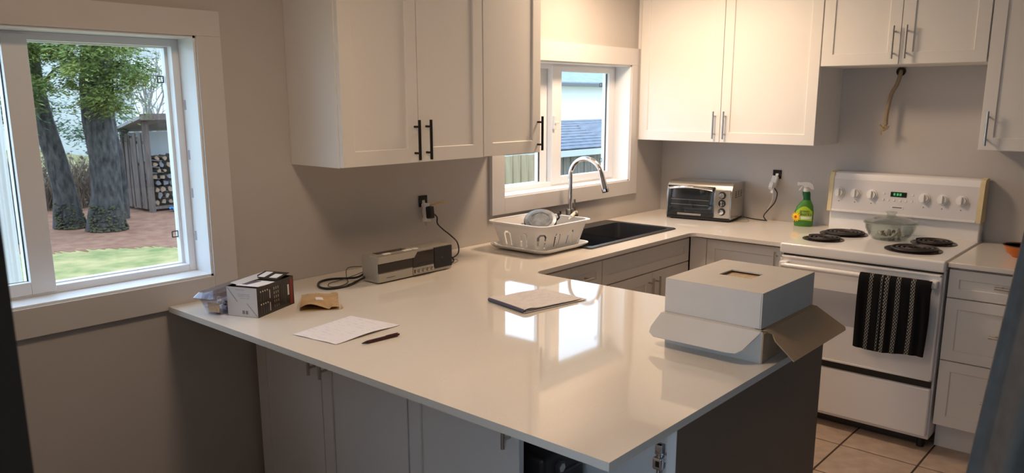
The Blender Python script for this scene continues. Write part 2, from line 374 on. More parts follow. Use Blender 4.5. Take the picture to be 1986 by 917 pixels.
g = G(); g.box(-6.58, -6.54, HY0_, HY0_+0.05, HZ0_, HZ1_); g.box(-6.58, -6.54, HY1_-0.05, HY1_, HZ0_, HZ1_); g.box(-6.58, -6.54, HY0_, HY1_, HZ0_, HZ0_+0.05); g.box(-6.58, -6.54, HY0_, HY1_, HZ1_-0.05, HZ1_); obj('frame', g, 'vinyl', w3)
g = G(); g.box(-6.562, -6.558, HY0_+0.05, HY1_-0.05, HZ0_+0.05, HZ1_-0.05); obj('pane', g, 'pane_glass', w3)
g = G(); g.box(-6.62, 0.12, -6.12, -6.0, 0, CH); struct('wall_front', g, 'dark_wall')
g = G(); g.box(-6.62, 0.12, -6.12, 0.18, CH, CH+0.1); struct('ceiling', g, 'ceiling_paint')
# floor: grout bed with a tile grid in the kitchen aisle, plain beyond
g = G(); g.box(-6.62, 0.12, -6.12, 0.18, -0.12, -0.004); fl = struct('floor', g, 'grout')
g = G(); g.box(-6.5, -3.66, -6.0, 0.0, -0.004, 0.0); obj('floor_covering', g, 'laminate', fl)
pitch = 0.345; tg = G(); tg.box(-pitch/2+0.004, pitch/2-0.004, -pitch/2+0.004, pitch/2-0.004, -0.0039, 0.0, 0.0015, 1)
tproto = None
for i in range(9):
    for j in range(9):
        cx = -0.9+pitch/2-pitch*(i-2); cy = -1.575-pitch/2-pitch*(j-4)
        if cx > -0.1 or cx < -3.5 or cy > -0.3: continue
        if tproto is None: tproto = obj('tile', tg, 'tile', fl); o = tproto
        else: o = tproto.copy(); COL.objects.link(o)
        o.location = (cx, cy, 0)
g = G(); g.box(-6.5, -0.05, -0.012, 0, 0, 0.09, 0.002); struct('baseboard_back', g, 'trim_paint')

# ------------------------------------------------------------------ windows
def ring(g, x0, x1, z0, z1, y0, y1, w, bev=0.002):
    wl, wr, wb, wt = w if isinstance(w, tuple) else (w,)*4
    g.box(x0, x0+wl, y0, y1, z0, z1, bev); g.box(x1-wr, x1, y0, y1, z0, z1, bev)
    g.box(x0+wl, x1-wr, y0, y1, z0, z0+wb, bev); g.box(x0+wl, x1-wr, y0, y1, z1-wt, z1, bev)
def window(name, x0, x1, z0, z1, cas, label):
    t = struct(name, loc=((x0+x1)/2, 0, z0)); l, r, b, tp = cas
    for nm, a in (('casing', (x0-l, x0, z0-b, z1)), ('casing', (x1, x1+r, z0-b, z1)), ('casing', (x0, x1, z0-b, z0)), ('casing', (x0-l, x1+r, z1, z1+tp))):
        g = G(); g.box(a[0], a[1], -0.021, 0.0, a[2], a[3], 0.0015); obj(nm, g, 'trim_paint', t)
    for a in ((x0-0.005, x0+0.008, z0, z1), (x1-0.008, x1+0.005, z0, z1), (x0, x1, z1-0.008, z1+0.005), (x0, x1, z0-0.005, z0+0.008)):
        g = G(); g.box(a[0], a[1], -0.010, 0.11, a[2], a[3]); obj('reveal_board', g, 'vinyl', t)
    g = G(); ring(g, x0+0.008, x1-0.008, z0+0.008, z1-0.008, 0.10, 0.178, 0.026); obj('frame', g, 'vinyl', t)
    t['label'] = label
    return t
def pane(t, x0, x1, z0, z1, y):
    g = G(); g.box(x0, x1, y-0.002, y+0.002, z0, z1); return obj('pane', g, 'pane_glass', t)
def clip(t, x, z, y=0.15):
    g = G(); s = 0.011; k = 0.0022
    for a, b in (((x-s, z-s), (x+s, z-s)), ((x+s, z-s), (x+s, z+s)), ((x+s, z+s), (x-s, z+s*0.9)), ((x-s, z+s*0.9), (x-s, z-s))):
        g.cyl((a[0], y, a[1]), (b[0], y, b[1]), k, seg=6)
    obj('screen_clip', g, 'black_plastic', t)
w1 = window('window_1', LX0, LX1, LZ0, LZ1, (0.092, 0.092, 0.095, 0.088), 'large white slider window over the lawn, left of the upper cabinets')
g = G(); ring(g, LX0+0.02, -3.702, LZ0+0.016, LZ1-0.016, 0.095, 0.128, (0.05, 0.074, 0.042, 0.036)); sh = obj('sash', g, 'vinyl', w1)
g = G(); ring(g, LX0+0.066, -3.774, LZ0+0.054, LZ1-0.048, 0.118, 0.124, 0.005, 0.0); obj('gasket', g, 'black_plastic', sh)
pane(sh, LX0+0.07, -3.776, LZ0+0.058, LZ1-0.052, 0.121)
g = G(); ring(g, -3.775, LX1-0.03, LZ0+0.026, LZ1-0.026, 0.135, 0.165, (0.06, 0.014, 0.012, 0.012)); obj('fixed_frame', g, 'vinyl', w1)
pane(w1, -3.716, LX1-0.044, LZ0+0.038, LZ1-0.038, 0.150)
clip(w1, -3.262, 1.708); clip(w1, -3.258, 1.142)
g = G()
for z in (1.28, 1.42, 1.60, 1.12): g.box(-3.2115, -3.2095, 0.075, 0.09, z, z+0.035)
obj('weep_slots', g, 'ink_soft', w1)
w2 = window('window_2', SX0, SX1, SZ0, SZ1, (0.095, 0.079, 0.084, 0.099), 'white slider window behind the sink faucet')
g = G(); ring(g, -1.055, SX1-0.030, SZ0+0.018, SZ1-0.018, 0.095, 0.13, (0.085, 0.05, 0.042, 0.03)); sh = obj('sash', g, 'vinyl', w2)
pane(sh, -0.972, -0.497, SZ0+0.058, SZ1-0.046, 0.114)
g = G(); g.box(-0.501, -0.4965, 0.112, 0.118, SZ0+0.06, SZ1-0.05); obj('gasket', g, 'black_plastic', sh)
g = G(); g.box(-1.052, -1.036, 0.078, 0.097, 1.47, 1.545, 0.004); g.box(-1.05, -1.02, 0.070, 0.082, 1.50, 1.512, 0.003); obj('latch', g, 'white_plastic', sh)
g = G(); ring(g, SX0+0.03, -1.03, SZ0+0.026, SZ1-0.026, 0.135, 0.165, (0.014, 0.095, 0.014, 0.014)); obj('fixed_frame', g, 'vinyl', w2)
g = G(); g.box(-1.131, -1.124, 0.130, 0.136, SZ0+0.04, SZ1-0.04); obj('gasket', g, 'black_plastic', w2)
pane(w2, SX0+0.044, -1.126, SZ0+0.04, SZ1-0.04, 0.150)
clip(w2, -0.528, 1.722, 0.135); clip(w2, -0.512, 1.262, 0.135)

# ------------------------------------------------------------------ ceiling lamps (out of view, they light the rooms)
def ceiling_lamp(x, y, power, label, size=0.17):
    t = thing('ceiling_light', (x, y, CH), label, 'ceiling light', 'flush ceiling lights')
    g = G(); g.lathe([(size*0.92, -0.001), (size*0.95, -0.02), (size*0.6, -0.022), (0, -0.022)], (x, y, CH)); obj('canopy', g, 'nickel', t)
    g = G(); g.lathe([(size*0.9, -0.024), (size, -0.035), (size*0.93, -0.06), (size*0.6, -0.085), (0, -0.095)], (x, y, CH)); obj('shade', g, 'lamp_glass', t)
    ld = bpy.data.lights.new('lamp_bulb', 'AREA'); ld.shape = 'DISK'; ld.size = size*2; ld.energy = power; ld.color = WARM
    lo = bpy.data.objects.new('lamp_bulb', ld); COL.objects.link(lo); lo.parent = t; lo.location = (0, 0, -0.10)
    return t
ceiling_lamp(-1.12, -0.56, KITCHEN_W, 'round flush ceiling light over the kitchen floor')
ceiling_lamp(-3.35, -1.25, DINING_W, 'round flush ceiling light over the outer peninsula edge')
# ================================================================== cabinets
CP = 'cabinet_paint'
def cab(name, label, face, u0, u1, d0, d1, z0, z1, mat=CP, cat='cabinet', group=None, toe=0.0, th=0.02):
    c = fp(face, (u0+u1)/2, (d0+d1)/2, z0-toe); t = thing(name, c, label, cat, group)
    g = G(); fb(g, face, u0, u1, d0, d1-th-0.001, z0, z1, 0.001); obj('body', g, mat, t)
    if toe: g = G(); fb(g, face, u0, u1, d0, d1-0.09, z0-toe, z0); obj('toe_kick', g, mat, t)
    return t
UT = 2.29
# upper cabinets on the sink wall
t = cab('upper_cabinet', 'white two-door upper cabinet with black handles right of the large window', 'S', -2.836, -2.077, 0.001, 0.334, 1.385, UT)
d = shaker('S', t, -2.834, -2.457, 1.386, UT-0.002, 0.334, CP); handle('S', d, 'black_metal', 0.334, -2.478, 1.398, 1.556)
d = shaker('S', t, -2.457, -2.078, 1.386, UT-0.002, 0.334, CP); handle('S', d, 'black_metal', 0.334, -2.416, 1.398, 1.556)
t = cab('upper_cabinet', 'narrow white single-door upper cabinet with one black handle beside the sink window', 'S', -2.076, -1.682, 0.001, 0.334, 1.387, UT)
d = shaker('S', t, -2.075, -1.684, 1.388, UT-0.002, 0.334, CP); handle('S', d, 'black_metal', 0.334, -1.706, 1.40, 1.558)
# upper cabinets on the range wall
t = cab('upper_cabinet', 'white two-door upper cabinet over the toaster oven, with nickel handles', 'R', -1.133, -0.032, 0.001, 0.35, 1.388, UT)
d = shaker('R', t, -0.581, -0.033, 1.389, UT-0.002, 0.35, CP); handle('R', d, 'nickel', 0.35, -0.549, 1.41, 1.566)
d = shaker('R', t, -1.132, -0.581, 1.389, UT-0.002, 0.35, CP); handle('R', d, 'nickel', 0.35, -0.613, 1.41, 1.566)
g = G(); fb(g, 'R', -0.031, -0.001, 0.001, 0.33, 1.388, UT); obj('filler_strip', g, CP, t)
t = cab('upper_cabinet', 'short white two-door upper cabinet above the stove', 'R', -1.902, -1.134, 0.001, 0.35, 1.80, UT)
d = shaker('R', t, -1.518, -1.135, 1.801, UT-0.002, 0.35, CP); handle('R', d, 'nickel', 0.35, -1.490, 1.828, 1.986)
d = shaker('R', t, -1.901, -1.518, 1.801, UT-0.002, 0.35, CP); handle('R', d, 'nickel', 0.35, -1.550, 1.828, 1.986)
t = cab('upper_cabinet', 'white upper cabinet at the right edge, right of the stove', 'R', -2.46, -1.904, 0.001, 0.35, 1.396, UT)
d = shaker('R', t, -2.459, -1.905, 1.397, UT-0.002, 0.35, CP); handle('R', d, 'nickel', 0.35, -1.937, 1.42, 1.578)
# base cabinets under the sink run
t = cab('base_cabinet', 'white sink base cabinet with a wide false drawer front and two doors', 'S', -1.53, -0.682, 0.012, 0.60, 0.105, 0.878, toe=0.105)
bpy.data.objects.remove(t.children[0])           # open carcass: the sink bowls hang inside
g = G(); fb(g, 'S', -1.53, -1.515, 0.012, 0.579, 0.105, 0.878); fb(g, 'S', -0.697, -0.682, 0.012, 0.579, 0.105, 0.878)
fb(g, 'S', -1.515, -0.697, 0.012, 0.579, 0.105, 0.12); fb(g, 'S', -1.515, -0.697, 0.012, 0.018, 0.12, 0.878); fb(g, 'S', -1.515, -0.697, 0.56, 0.579, 0.745, 0.878); obj('body', g, CP, t)
shaker('S', t, -1.528, -0.684, 0.745, 0.876, 0.60, CP, 0.045, 'false_front')
d = shaker('S', t, -1.528, -1.068, 0.107, 0.742, 0.60, CP); handle('S', d, 'nickel', 0.60, -1.102, 0.56, 0.716)
d = shaker('S', t, -1.068, -0.684, 0.107, 0.742, 0.60, CP); handle('S', d, 'nickel', 0.60, -1.034, 0.56, 0.716)
t = cab('base_cabinet', 'white drawer base cabinet left of the sink base, under the dish rack', 'S', -2.128, -1.532, 0.012, 0.60, 0.105, 0.878, toe=0.105)
for z0, z1 in ((0.745, 0.876), (0.43, 0.742), (0.107, 0.427)):
    d = shaker('S', t, -2.10, -1.534, z0, z1, 0.60, CP, 0.045, 'drawer_front'); handle('S', d, 'nickel', 0.60, horiz=(-1.80, -1.645, (z0+z1)/2))
# base cabinets on the range run
t = cab('base_cabinet', 'white corner base cabinet with one door left of the stove', 'R', -1.138, -0.605, 0.012, 0.68, 0.105, 0.884, toe=0.105)
g = G(); fb(g, 'R', -0.703, -0.605, 0.64, 0.679, 0.107, 0.882); obj('filler_strip', g, CP, t)
d = shaker('R', t, -1.134, -0.705, 0.107, 0.882, 0.68, CP, 0.05); handle('R', d, 'nickel', 0.68, -1.108, 0.705, 0.862)
t = cab('drawer_cabinet', 'white three-drawer base cabinet right of the stove', 'R', -2.46, -1.915, 0.012, 0.695, 0.135, 0.884, toe=0.135)
for z0, z1, fr in ((0.752, 0.883, 0.045), (0.456, 0.750, 0.05), (0.137, 0.454, 0.05)):
    d = shaker('R', t, -2.458, -1.917, z0, z1, 0.695, CP, fr, 'drawer_front'); zz = (z0+z1)/2 if z1 < 0.8 else 0.826
    handle('R', d, 'nickel', 0.695, horiz=(-2.265, -2.105, zz))
# peninsula, outer side
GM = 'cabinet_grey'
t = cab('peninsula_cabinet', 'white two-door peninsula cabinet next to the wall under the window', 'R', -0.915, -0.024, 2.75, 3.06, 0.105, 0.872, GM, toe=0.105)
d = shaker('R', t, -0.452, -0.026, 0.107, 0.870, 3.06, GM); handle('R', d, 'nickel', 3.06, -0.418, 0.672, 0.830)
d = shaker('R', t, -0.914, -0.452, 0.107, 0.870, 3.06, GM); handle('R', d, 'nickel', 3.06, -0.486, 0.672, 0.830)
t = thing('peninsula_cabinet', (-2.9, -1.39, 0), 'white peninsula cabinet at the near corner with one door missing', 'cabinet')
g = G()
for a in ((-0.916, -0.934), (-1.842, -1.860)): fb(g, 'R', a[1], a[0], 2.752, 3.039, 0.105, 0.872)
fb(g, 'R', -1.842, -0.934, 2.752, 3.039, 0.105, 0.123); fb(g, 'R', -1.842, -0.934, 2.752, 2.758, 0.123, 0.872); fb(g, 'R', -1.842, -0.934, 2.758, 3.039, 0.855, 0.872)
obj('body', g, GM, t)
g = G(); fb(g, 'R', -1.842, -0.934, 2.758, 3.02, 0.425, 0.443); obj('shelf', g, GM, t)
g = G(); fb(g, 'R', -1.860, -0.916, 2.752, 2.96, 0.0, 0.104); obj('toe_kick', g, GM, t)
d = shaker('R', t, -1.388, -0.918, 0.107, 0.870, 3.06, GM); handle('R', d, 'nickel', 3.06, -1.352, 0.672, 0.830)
h = G(); h.box(-3.038, -2.985, -1.842, -1.830, 0.765, 0.785, 0.002); h.box(-3.052, -3.030, -1.834, -1.816, 0.786, 0.812, 0.003); h.box(-3.056, -3.032, -1.838, -1.812, 0.748, 0.780, 0.005); h.box(-3.046, -3.034, -1.832, -1.818, 0.736, 0.750, 0.003)
h.cyl((-3.046, -1.826, 0.735), (-3.046, -1.826, 0.812), 0.006, seg=14); ho = obj('hinge', h, 'chrome', t); ho['label'] = 'chrome concealed hinge with no door on it'
h = G(); h.box(-3.0575, -3.0555, -1.832, -1.822, 0.758, 0.772, 0.0005); obj('hinge_arm', h, 'black_metal', ho)
t = thing('peninsula_end_panel', (-2.6, -1.87, 0), 'end panel of the peninsula facing the viewer, coloured dark for its unlit side', 'panel')
g = G(); g.box(-3.06, -2.13, -1.880, -1.861, 0, 0.8935, 0.001); obj('board', g, 'end_panel_shaded', t)
g = G(); g.box(-3.0615, -3.0595, -1.8795, -1.8615, 0.001, 0.892); obj('edge_band', g, GM, t)
t = cab('base_cabinet', 'white base cabinet on the kitchen side of the peninsula', 'R', -1.859, -0.625, 2.14, 2.745, 0.105, 0.878, toe=0.0)
g = G(); g.box(-2.70, -2.23, -1.859, -0.625, 0, 0.104); obj('toe_kick', g, CP, t)

# ------------------------------------------------------------------ countertops
def arc(cx, cy, r, a0, a1, n=6): return [(cx+r*math.cos(a0+(a1-a0)*i/n), cy+r*math.sin(a0+(a1-a0)*i/n)) for i in range(n+1)]
r_ = 0.045
outer = [(-3.387, -0.022), (-3.387, -1.909), (-2.099, -1.909)]
outer += [p for p in arc(-2.099+r_, -0.64-r_, r_, PI, PI/2)]
outer += [p for p in arc(-0.724-r_, -0.64-r_, r_, PI/2, 0)]
outer += [(-0.724, -1.1415), (-0.002, -1.1415), (-0.002, -0.002), (-3.109, -0.002), (-3.109, -0.022)]
HX0, HX1, HY0, HY1 = -1.492, -0.699, -0.496, -0.050
hole = [(-1.1, HY1), (HX0, HY1), (HX0, HY0), (HX1, HY0), (HX1, HY1), (-1.1001, HY1)]
# keyhole outline so that the slab has a real cut-out for the sink
ki = len(outer)-3
poly = outer[:ki+1]+[(-1.1001, -0.002)]+[hole[-1]]+hole[::-1][1:-1]+[(-1.1, HY1), (-1.1, -0.002)]+outer[ki+1:]
g = G(); g.prism(poly, T-0.02, T); solo('countertop', g, 'quartz', (-2.0, -0.6, T-0.02), 'glossy cream quartz countertop wrapping the peninsula, sink run and corner', 'countertop', smooth=25)
g = G(); g.box(-0.715, -0.002, -2.46, -1.914, T-0.022, T, 0.003); solo('countertop', g, 'quartz', (-0.36, -2.2, T-0.022), 'short cream countertop right of the stove under the orange bowl', 'countertop')

# ------------------------------------------------------------------ sink and faucet
t = thing('kitchen_sink', (-1.095, -0.27, T), 'black granite double-bowl sink set into the countertop', 'sink')
rx0, rx1, ry0, ry1 = -1.512, -0.679, -0.516, -0.030
b1 = (-1.476, -1.212); b2 = (-1.172, -0.716); by = (-0.484, -0.135)
def rrect(x0, x1, y0, y1, r, n=5):
    return arc(x0+r, y0+r, r, PI, 1.5*PI, n)+arc(x1-r, y0+r, r, 1.5*PI, 2*PI, n)+arc(x1-r, y1-r, r, 0, PI/2, n)+arc(x0+r, y1-r, r, PI/2, PI, n)
def ringmesh(g, A, B, zA, zB):
    n = len(A); g.add([(x, y, zA) for x, y in A]+[(x, y, zB) for x, y in B], [(i, (i+1) % n, n+(i+1) % n, n+i) for i in range(n)])
zt = T+0.0075
O = rrect(rx0, rx1, ry0, ry1, 0.02); O2 = rrect(rx0+0.006, rx1-0.006, ry0+0.006, ry1-0.006, 0.018); I = rrect(b1[0], b2[1], by[0], by[1], 0.03)
g = G(); ringmesh(g, O, O, T+0.0006, zt-0.003); ringmesh(g, O, O2, zt-0.003, zt); ringmesh(g, O2, I, zt, zt-0.001)
obj('rim', g, 'granite_sink', t)
for (x0, x1) in (b1, b2):
    A = rrect(x0, x1, by[0], by[1], 0.03); B = rrect(x0+0.012, x1-0.012, by[0]+0.012, by[1]-0.012, 0.04); g = G()
    ringmesh(g, A, B, zt-0.001, T-0.19); n = len(B); g.add([(x, y, T-0.19) for x, y in B], [tuple(range(n))])
    bo = obj('bowl', g, 'granite_sink', t)
    g = G(); g.lathe([(0.0, 0.001), (0.034, 0.001), (0.042, 0.004), (0.042, 0.0)], ((x0+x1)/2, -0.29, T-0.19), 20); obj('drain', g, 'steel', bo)
g = G(); g.box(-1.214, -1.170, by[0]+0.004, by[1]-0.004, T-0.05, T-0.012, 0.012, 3); obj('divider', g, 'granite_sink', t)
fx, fy = -1.112, -0.082
t = thing('kitchen_faucet', (fx, fy, zt), 'tall chrome gooseneck kitchen faucet with pull-down spray head', 'faucet')
g = G(); g.lathe([(0.030, 0.0), (0.030, 0.008), (0.024, 0.014), (0.0235, 0.108), (0.020, 0.116), (0.0, 0.116)], (fx, fy, zt), 24); obj('base', g, 'nickel', t)
pts = [(fx, fy, zt+0.10), (fx, fy, 1.17)]
pts += [(fx, fy-0.105+0.105*math.cos(PI*i/10*0.93), 1.222+0.098*math.sin(PI*i/10*0.93)) for i in range(11)]
g = G(); g.tube(pts, 0.0125, 14, sub=3); obj('spout', g, 'chrome', t)
e = Vector(pts[-1]); dr = Vector((0, -0.32, -1)).normalized()
g = G(); g.cyl(e-dr*0.004, e+dr*0.02, 0.015, 0.0155, 18); g.cyl(e+dr*0.02, e+dr*0.085, 0.0155, 0.020, 18); g.cyl(e+dr*0.085, e+dr*0.098, 0.020, 0.0185, 18); sp = obj('spray_head', g, 'chrome', t)
g = G(); g.cyl(e+dr*0.098, e+dr*0.102, 0.0165, seg=18); obj('nozzle', g, 'black_plastic', sp)
g = G(); g.cyl((fx+0.018, fy, zt+0.080), (fx+0.052, fy-0.004, zt+0.082), 0.0195, seg=18); hb = obj('lever_hub', g, 'nickel', t)
g = G(); g.cyl((fx+0.045, fy-0.004, zt+0.09), (fx+0.042, fy+0.0, zt+0.165), 0.005, 0.006, 10); obj('lever', g, 'nickel', hb)

# ------------------------------------------------------------------ stove
Y0, Y1 = -1.146, -1.908          # left, right
t = stove = thing('electric_stove', (-0.37, (Y0+Y1)/2, 0), 'white freestanding coil-burner electric stove with yellowed control panel ends', 'stove')
g = G(); g.box(-0.705, -0.004, Y1, Y0, 0.055, 0.884, 0.004); obj('body', g, 'enamel', t)
for x in (-0.66, -0.06):
    for y in (Y0-0.04, Y1+0.04): g = G(); g.cyl((x, y, 0), (x, y, 0.056), 0.018, seg=12); obj('foot', g, 'black_plastic', t)
g = G(); g.box(-0.66, -0.655, Y1+0.02, Y0-0.02, 0.012, 0.06); obj('kick_plate', g, 'black_plastic', t)
g = G(); g.box(-0.742, -0.004, Y1-0.002, Y0+0.002, 0.868, 0.921, 0.010, 3); ct = obj('cooktop', g, 'enamel', t)
g = G(); g.box(-0.085, -0.012, Y1+0.002, Y0-0.002, 0.915, 1.03, 0.010, 3); obj('riser', g, 'enamel', t)
# sloped control panel
def panel_prism(y0, y1, off=0.0, zz=(1.026, 1.238)):
    g = G(); a = [(-0.115-off, zz[0]), (-0.098-off, zz[1]-0.03), (-0.085-off, zz[1]-0.006), (-0.065, zz[1]), (-0.012, zz[1]), (-0.012, zz[0])]
    n = len(a); g.add([(x, y0, z) for x, z in a]+[(x, y1, z) for x, z in a], [tuple(range(n)), tuple(range(2*n-1, n-1, -1))]+[(i, n+i, n+(i+1) % n, (i+1) % n) for i in range(n)]); return g
cp = obj('control_panel', panel_prism(Y0-0.02, Y1+0.02), 'enamel', t)
obj('end_cap', panel_prism(Y0+0.002, Y0-0.02, 0.004, (1.020, 1.241)), 'aged_yellow', t); obj('end_cap', panel_prism(Y1+0.02, Y1-0.002, 0.004, (1.020, 1.241)), 'aged_yellow', t)
tl = math.atan2(0.017, 0.182)
def onp(y, z): return (-0.115+(z-1.026)/0.182*0.017, y, z)
nP = Vector((-math.cos(tl), 0, math.sin(tl)))
g = G(); zA, zB = 1.034, 1.200
pA, pB = onp(0, zA), onp(0, zB); k = 0.0012
g.add([(pA[0]-k, Y0-0.022, zA), (pB[0]-k, Y0-0.022, zB), (pB[0]-k, Y1+0.022, zB), (pA[0]-k, Y1+0.022, zA), (pA[0]+.002, Y0-0.022, zA), (pB[0]+.002, Y0-0.022, zB), (pB[0]+.002, Y1+0.022, zB), (pA[0]+.002, Y1+0.022, zA)], [(0, 1, 2, 3), (4, 5, 6, 7), (0, 4, 5, 1), (1, 5, 6, 2), (2, 6, 7, 3), (3, 7, 4, 0)])
obj('control_face', g, 'enamel_panel', cp)
g = G(); g.box(-0.119, -0.02, Y1+0.021, Y0-0.021, 1.020, 1.0335, 0.003); obj('chrome_strip', g, 'enamel', cp)
for y in (-1.205, -1.291, -1.377, -1.640, -1.727, -1.815):
    c = Vector(onp(y, 1.125)); g = G(); g.cyl(c+nP*0.001, c+nP*0.006, 0.0285, 0.027, 24); g.cyl(c+nP*0.006, c+nP*0.020, 0.0225, 0.020, 24)
    kb = obj('knob', g, 'white_plastic', t)
    g = G(); Rm = Matrix.Translation(c+nP*0.024) @ Matrix.Rotation(tl, 4, 'Y'); g.box(-0.006, 0.006, -0.0045, 0.0045, -0.019, 0.019, 0.002, 2, Rm); obj('grip', g, 'white_plastic', kb)
    g = G(); c2 = Vector(onp(y, 1.078)); g.cyl(c2, c2+nP*0.0018, 0.003, seg=8); obj('mark', g, 'ink', cp)
c = Vector(onp(-1.512, 1.135)); Rm = Matrix.Translation(c+nP*0.002) @ Matrix.Rotation(tl, 4, 'Y')
g = G(); g.box(-0.002, 0.002, -0.040, 0.040, -0.013, 0.013, 0.0005, 1, Rm); dp = obj('clock_display', g, 'lcd', t)
for k_, y in enumerate((-0.020, -0.004, 0.010)):
    g = G(); g.box(-0.0028, -0.002, -y-0.005, -y+0.005, -0.006, 0.007, 0, 1, Rm); g.box(-0.0029, -0.0021, -y-0.002, -y+0.002, -0.003, 0.004, 0, 1, Rm); obj('digit', g, 'lcd_green', dp)
for y, z in ((-1.437, 1.137), (-1.437, 1.104), (-1.464, 1.104), (-1.492, 1.104), (-1.522, 1.104), (-1.550, 1.104), (-1.580, 1.104), (-1.582, 1.137)):
    c = Vector(onp(y, z)); g = G(); g.cyl(c, c+nP*0.004, 0.0065, 0.0055, 12); obj('button', g, 'white_plastic', t)
c = Vector(onp(-1.512, 1.066)); Rm = Matrix.Translation(c+nP*0.002) @ Matrix.Rotation(tl, 4, 'Y')
g = G(); g.box(-0.001, 0.001, -0.03, 0.03, -0.007, 0.007, 0, 1, Rm); bp_ = obj('badge', g, 'enamel', cp); g = G(); g.box(-0.0018, 0, -0.024, 0.024, -0.0025, 0.0025, 0, 1, Rm); obj('badge_lettering', g, 'ink', bp_)
# burners
for x, y, r in ((-0.272, -1.300, 0.122), (-0.512, -1.278, 0.102), (-0.528, -1.716, 0.128), (-0.268, -1.742, 0.106)):
    g = G(); g.lathe([(r*0.2, -0.004), (r*0.86, -0.004+0.001), (r*0.93, 0.003), (r, 0.0035), (r, 0.0005), (r*0.2, 0.0)], (x, y, 0.9212), 36); bn = obj('drip_pan', g, 'drip_pan', t)
    rc = r*0.86; turns = 4.0 if r > 0.11 else 3.2; n = int(turns*26); q = []
    for i in range(n+1):
        a = 2*PI*turns*i/n; rr = rc*0.22+(rc-rc*0.22)*i/n; q.append((x+rr*math.cos(a), y+rr*math.sin(a), 0.9212+0.009))
    g = G(); g.tube(q, 0.0062 if r > 0.11 else 0.0058, 8); obj('coil', g, 'coil', bn)
# oven door, grey rectangle, handle, drawer
g = G(); g.box(-0.738, -0.706, Y1+0.006, Y0-0.006, 0.350, 0.858, 0.006, 3); od = obj('oven_door', g, 'enamel', t)
g = G(); g.box(-0.7405, -0.737, Y1+0.013, Y0-0.013, 0.362, 0.850, 0.001); obj('door_skin', g, 'enamel', od)
g = G(); g.box(-0.7412, -0.740, -1.80, -1.255, 0.545, 0.712); obj('oven_grey_panel', g, 'oven_grey_gloss', od)  # smooth grey rectangle laid on the door skin
g = G()
for a in ((Y1+0.006, Y1+0.016, 0.352, 0.856), (Y0-0.016, Y0-0.006, 0.352, 0.856)): g.box(-0.7435, -0.736, *a, 0.002)
g.box(-0.7435, -0.736, Y1+0.006, Y0-0.006, 0.352, 0.362, 0.002); g.box(-0.7435, -0.736, Y1+0.006, Y0-0.006, 0.846, 0.856, 0.002)
obj('door_trim', g, 'enamel', od)
g = G(); g.tube([(-0.775, Y0-0.03, 0.815), (-0.782, Y0-0.06, 0.815), (-0.782, Y1+0.06, 0.815), (-0.775, Y1+0.03, 0.815)], 0.013, 12)
for y in (Y0-0.035, Y1+0.035): g.box(-0.785, -0.739, y-0.02, y+0.02, 0.797, 0.833, 0.008)
obj('door_handle', g, 'enamel', od)
g = G(); g.box(-0.735, -0.706, Y1+0.006, Y0-0.006, 0.075, 0.312, 0.008, 3); obj('storage_drawer', g, 'enamel', t)
g = G(); g.box(-0.715, -0.704, Y1+0.01, Y0-0.01, 0.312, 0.350); obj('drawer_gap', g, 'black_plastic', t)
g = G(); g.box(-0.715, -0.704, Y1+0.01, Y0-0.01, 0.856, 0.869); obj('vent_gap', g, 'black_plastic', t)
# towel over the oven handle
def towel(u, v):
    y = -1.562-0.312*u; L1, L2 = 0.34, 0.26; s = v*(L1+L2+0.05); wv = 0.006*math.sin(u*17+0.6)+0.004*math.sin(u*31+s*6); R_ = 0.0155
    if s < L1: x, z = -0.782-R_-0.004-abs(wv)*min(1, (L1-s)/0.1)-0.004, 0.815-(L1-s)-0.008*math.sin(u*5)*(1-s/L1)
    elif s < L1+0.05:
        a = (s-L1)/0.05*PI; x, z = -0.782-(R_+0.006)*math.cos(a), 0.815+(R_+0.004)*math.sin(a)
    else:
        q = s-L1-0.05; x, z = -0.782+R_+0.002, 0.815-q; y += 0.012*q/L2
    return (x, y-0.006*math.sin(s*9)*u, z)
g = G(); g.sheet(towel, 48, 40, 0.003); o = solo('dish_towel', g, 'towel_stripe', (-0.80, -1.70, 0.48), 'black dish towel with pale dotted stripes hung on the oven handle', 'towel', smooth=80)
def towel2(u, v):
    return (-0.768+0.004*math.sin(u*6), -1.549-0.05*u-0.012*math.sin(v*3), 0.79-0.24*v-0.02*u)
g = G(); g.sheet(towel2, 6, 12, 0.003); obj('back_fold', g, 'towel_stripe', o, 80)
# ================================================================== things on the counters and walls
def frame2(c, u, z):      # matrix: local x along u (world xy direction), local z up, origin c at height z
    u = Vector((u[0], u[1], 0)).normalized(); v = Vector((-u.y, u.x, 0))
    return Matrix(((u.x, v.x, 0, c[0]), (u.y, v.y, 0, c[1]), (0, 0, 1, z), (0, 0, 0, 1)))
# ---- radio
t = thing('cassette_radio', (-2.475, -0.27, T), 'long silver cassette radio with black speaker end below the wall outlet', 'radio')
x0, x1, y0, y1, z0, z1 = -2.677, -2.268, -0.320, -0.218, T+0.004, T+0.110
g = G(); g.box(x0, x1, y0+0.004, y1, z0, z1, 0.003); obj('body', g, 'silver_plastic', t)
for x in (x0+0.03, x1-0.03):
    for y in (y0+0.02, y1-0.02): g = G(); g.cyl((x, y, T), (x, y, z0+0.001), 0.008, seg=10); obj('foot', g, 'black_plastic', t)
f = y0
g = G(); g.box(x0+0.002, x0+0.180, f, f+0.01, z0+0.040, z0+0.076, 0.001); obj('tape_window', g, 'radio_window', t)
g = G(); g.box(x0+0.184, x0+0.300, f, f+0.01, z0+0.036, z1-0.008, 0.001); tw = obj('dial_window', g, 'radio_window', t)
g = G(); g.box(x0+0.215, x0+0.285, f-0.0006, f+0.001, z0+0.047, z0+0.050); obj('dial_line', g, 'black_plastic', tw)
